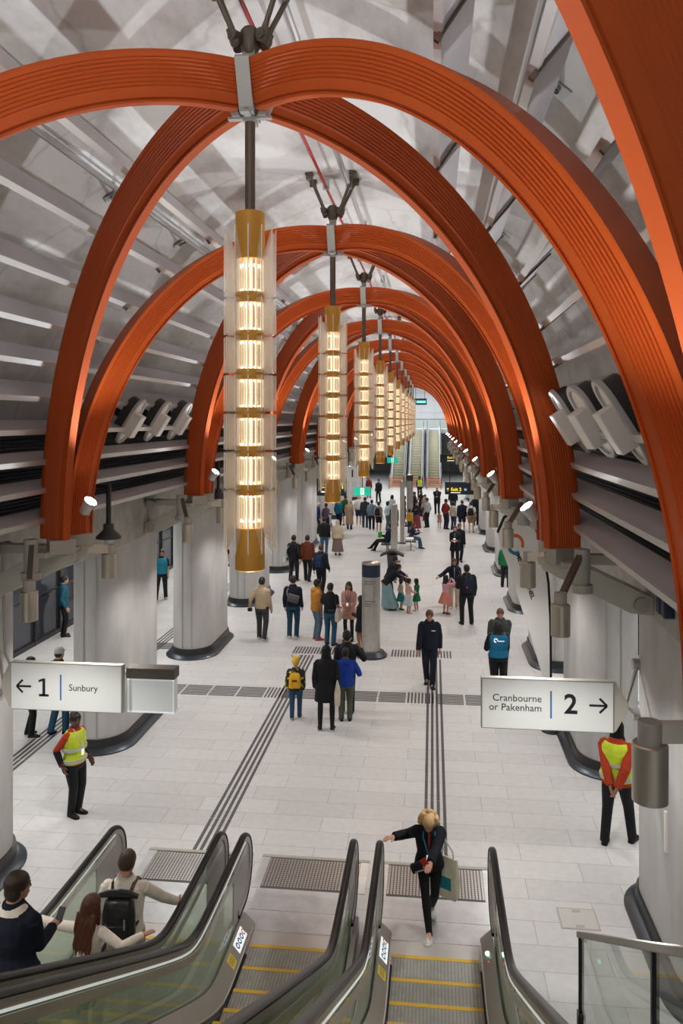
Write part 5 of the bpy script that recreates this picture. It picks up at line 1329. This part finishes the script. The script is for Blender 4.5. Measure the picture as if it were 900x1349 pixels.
p = person('person in dark hoodie and jeans with hood down, far crowd', (-3.76, 45.2, 0), 1.78, 4, 'm', 2, hair=('short', HB), top=('hoodie', (.03, .035, .038)), bottom=('trousers', (.03, .07, .11)), build=1.08)
person('person in denim jacket and black trousers, far crowd', (-3.31, 44.2, 0), 1.72, -2, 'm', 2, hair=('short', HB), top=('jacket', (.13, .19, .25)), bottom=('trousers', BK), shoes=WH, build=1.05)
p = person('person in grey tee and black shorts with a dark backpack', (-2.88, 43.4, 0), 1.70, 20, 'f', 2, hair=('short', HBR), top=('tee', (.35, .34, .36)), bottom=('shorts', BK), shoes=WH)
backpack(p, 'black backpack on the person in grey tee and shorts', BK, .95)
person('person in pale aqua top and jeans left of the tall grey totem', (-2.45, 44.1, 0), 1.66, 60, 'f', 2, hair=('bob', HD), top=('shirt', (.42, .58, .60)), bottom=('trousers', (.06, .13, .2)), hands={'R': (.08, .16, .6)})
person('person in pale blue shirt further back left of the totem', (-2.35, 47.2, 0), 1.72, 20, 'f', 2, hair=('bob', HB), top=('shirt', (.40, .55, .62)), bottom=('trousers', NV))
person('brown haired person standing behind the round dark topped post', (-1.98, 42.0, 0), 1.74, 180, 'f', 2, hair=('bob', HBR), top=('coat', (.10, .07, .05), None, .3), bottom=('trousers', BK))
p = person('person in black with shoulder bag standing far off at left centre', (-3.92, 59, 0), 1.78, 200, 'm', 2, hair=('short', HB), top=('jacket', BK), bottom=('trousers', BK), walk=.4)
person('person in dark red top near the distant escalators at left', (-4.9, 62.5, 0), 1.72, 170, 'f', 2, hair=('long', HD), top=('shirt', (.2, .03, .025)), bottom=('trousers', (.3, .15, .12)))
person('worker in yellow vest near the orange barriers', (-1.0, 62.8, 0), 1.78, 0, 'm', 2, hair=('short', HD), top=('shirt', BK), bottom=('trousers', BK), vest=(.60, .74, .05))
person('woman in dark top and long maroon skirt beyond the seats', (-.86, 44.0, 0), 1.70, 150, 'f', 2, hair=('short', HB), top=('shirt', (.015, .02, .035)), bottom=('skirt', (.20, .05, .065), .10, .05), hands={'R': (.15, .16, .70)})
person('child in mustard top beside the woman in the maroon skirt', (-1.22, 43.2, 0), 1.30, 30, 'm', 2, hair=('short', HB), top=('shirt', (.62, .33, .03)), bottom=('trousers', DG), kid=True)
person('dark clothed person in the knot of people behind the seats', (-1.12, 49.5, 0), 1.72, 120, 'm', 2, skin=TAN, hair=('short', HB), top=('jacket', BK), bottom=('trousers', BK), hands={'R': (.1, .2, .68)})
person('person in deep purple top in the knot of people behind the seats', (-1.66, 47.4, 0), 1.66, 90, 'f', 2, skin=TAN, hair=('long', HB), top=('shirt', (.035, .018, .04)), bottom=('trousers', BK))
person('person in charcoal top with folded arms behind the seats', (-.72, 50.8, 0), 1.68, 220, 'f', 2, skin=TAN, hair=('bob', HB), top=('shirt', (.03, .025, .03)), bottom=('trousers', NV), hands={'R': (-.04, .14, .68), 'L': (.04, .14, .66)})
person('person in pale sari like wrap near the knot of people', (-.45, 48.8, 0), 1.62, 200, 'f', 2, skin=TAN, hair=('bun', HB), top=('shirt', (.45, .35, .32)), bottom=('trousers', (.2, .05, .05)))
person('slim person in light grey shirt and black trousers looking left', (-.30, 45.6, 0), 1.74, -50, 'm', 2, hair=('short', HBR), top=('shirt', (.32, .35, .37)), bottom=('trousers', BK))
person('man in open black suit facing the camera near the escalators', (.29, 52.3, 0), 1.80, 185, 'm', 2, hair=('none', HB), top=('jacket', BK), bottom=('trousers', BK), inner=(.4, .38, .38), hands={'R': (.02, .14, .62), 'L': (-.02, .14, .62)}, build=1.1)
person('toddler in pink frilled dress', (.38, 45.6, 0), .92, 170, 'f', 2, hair=('short', HB), top=('dress', (.52, .27, .22), None, .32), bottom=('tights', (.45, .25, .18)), shoes=(.4, .2, .15), kid=True)
person('man in maroon shirt beside the toddler in pink', (.72, 45.0, 0), 1.74, 50, 'm', 2, skin=TAN, hair=('short', HB), top=('shirt', (.22, .03, .025)), bottom=('trousers', (.03, .033, .05)), hands={'R': (.06, .2, .70)}, build=1.08)
p = person('person in cream cardigan with dark hair at right', (1.12, 44.8, 0), 1.62, 40, 'f', 2, skin=TAN, hair=('bob', HB), top=('jacket', (.50, .43, .33)), bottom=('trousers', (.02, .05, .1)))
person('person in navy jacket and navy shorts seen from behind at right', (1.58, 44.0, 0), 1.78, -3, 'm', 2, hair=('short', HBR), top=('jacket', (.012, .016, .03)), bottom=('shorts', (.012, .016, .03)), build=1.1)
p = person('person in white shirt and tan shorts with black backpack at right', (2.05, 43.8, 0), 1.72, 10, 'm', 2, hair=('short', HB), top=('tee', WH), bottom=('shorts', (.27, .16, .10)), shoes=(.3, .25, .2), walk=.3)
backpack(p, 'black backpack on the person in tan shorts', BK, 1.0)
person('tall person in dark clothes behind the one in tan shorts', (2.45, 46.9, 0), 1.84, 160, 'm', 2, hair=('short', HB), top=('jacket', BK), bottom=('trousers', BK))
person('dark clothed person under the right exit board', (1.32, 53, 0), 1.74, 0, 'm', 2, hair=('short', HB), top=('jacket', BK), bottom=('trousers', (.03, .05, .09)), build=1.15)
# seated on the benches
p = person('man in dark clothes lounging on the left bench with legs stretched', (-2.05, 37.0, 0), 1.76, -80, 'm', 2, hair=('short', HB), top=('jacket', (.014, .03, .05)), bottom=('trousers', BK), lean=-18, pelvis=(.02, .30), feet=[(.04, .36, 0), (-.06, .42, .07)], hands={'R': (.06, .16, .40)})
t = carried(p, 'shopping_bag', 'bright green bag on the lap of the lounging man', 'bag'); MB().box(-.12, .12, -.07, .07, -.12, .14, Matrix.Translation(V((0, .2*1.76, .43*1.76)))).build('bag', cloth((.05, .42, .04)), t, bevel=.03)
p = person('red haired woman in blue top and jeans seated on the right bench', (-1.0, 38.0, 0), 1.66, 78, 'f', 2, hair=('long', (.22, .05, .02)), top=('shirt', (.02, .04, .09)), bottom=('trousers', (.05, .12, .19)), lean=8, pelvis=(.0, .31), feet=[(.05, .28, 0), (-.05, .26, 0)], hands={'R': (.03, .24, .44), 'L': (-.03, .24, .44)}, head=(20, 0))
t = carried(p, 'tote_bag', 'white bag with red flower pattern by the seated red haired woman', 'bag')
M = Matrix.Translation(V((.22, -.1, .42)))
bb = MB().box(-.07, .07, -.17, .17, -.16, .14, M).build('bag', M_wht, t, bevel=.03)
MB().tube([M @ V((0, -.1, .14)), M @ V((0, -.05, .3)), M @ V((0, .05, .3)), M @ V((0, .1, .14))], .012, 6).build('strap', cloth((.4, .05, .04)), t)
m = MB()
for i in range(12): m.ell(M @ V((.068, -.13+.085*(i % 4), -.1+.085*(i//4))), (.012, .026, .026), 8, 5)
m.build('flower_print', cloth((.55, .05, .03)), bb)

# bake the remeshed figures to plain meshes
bpy.context.view_layer.update()
dg = bpy.context.evaluated_depsgraph_get()
for o in PEND:
    me = bpy.data.meshes.new_from_object(o.evaluated_get(dg)); old = o.data
    if len(me.polygons) > 20:
        o.modifiers.clear(); mm = old.materials[0]; o.data = me
        if not me.materials: me.materials.append(mm)
        me.shade_smooth()
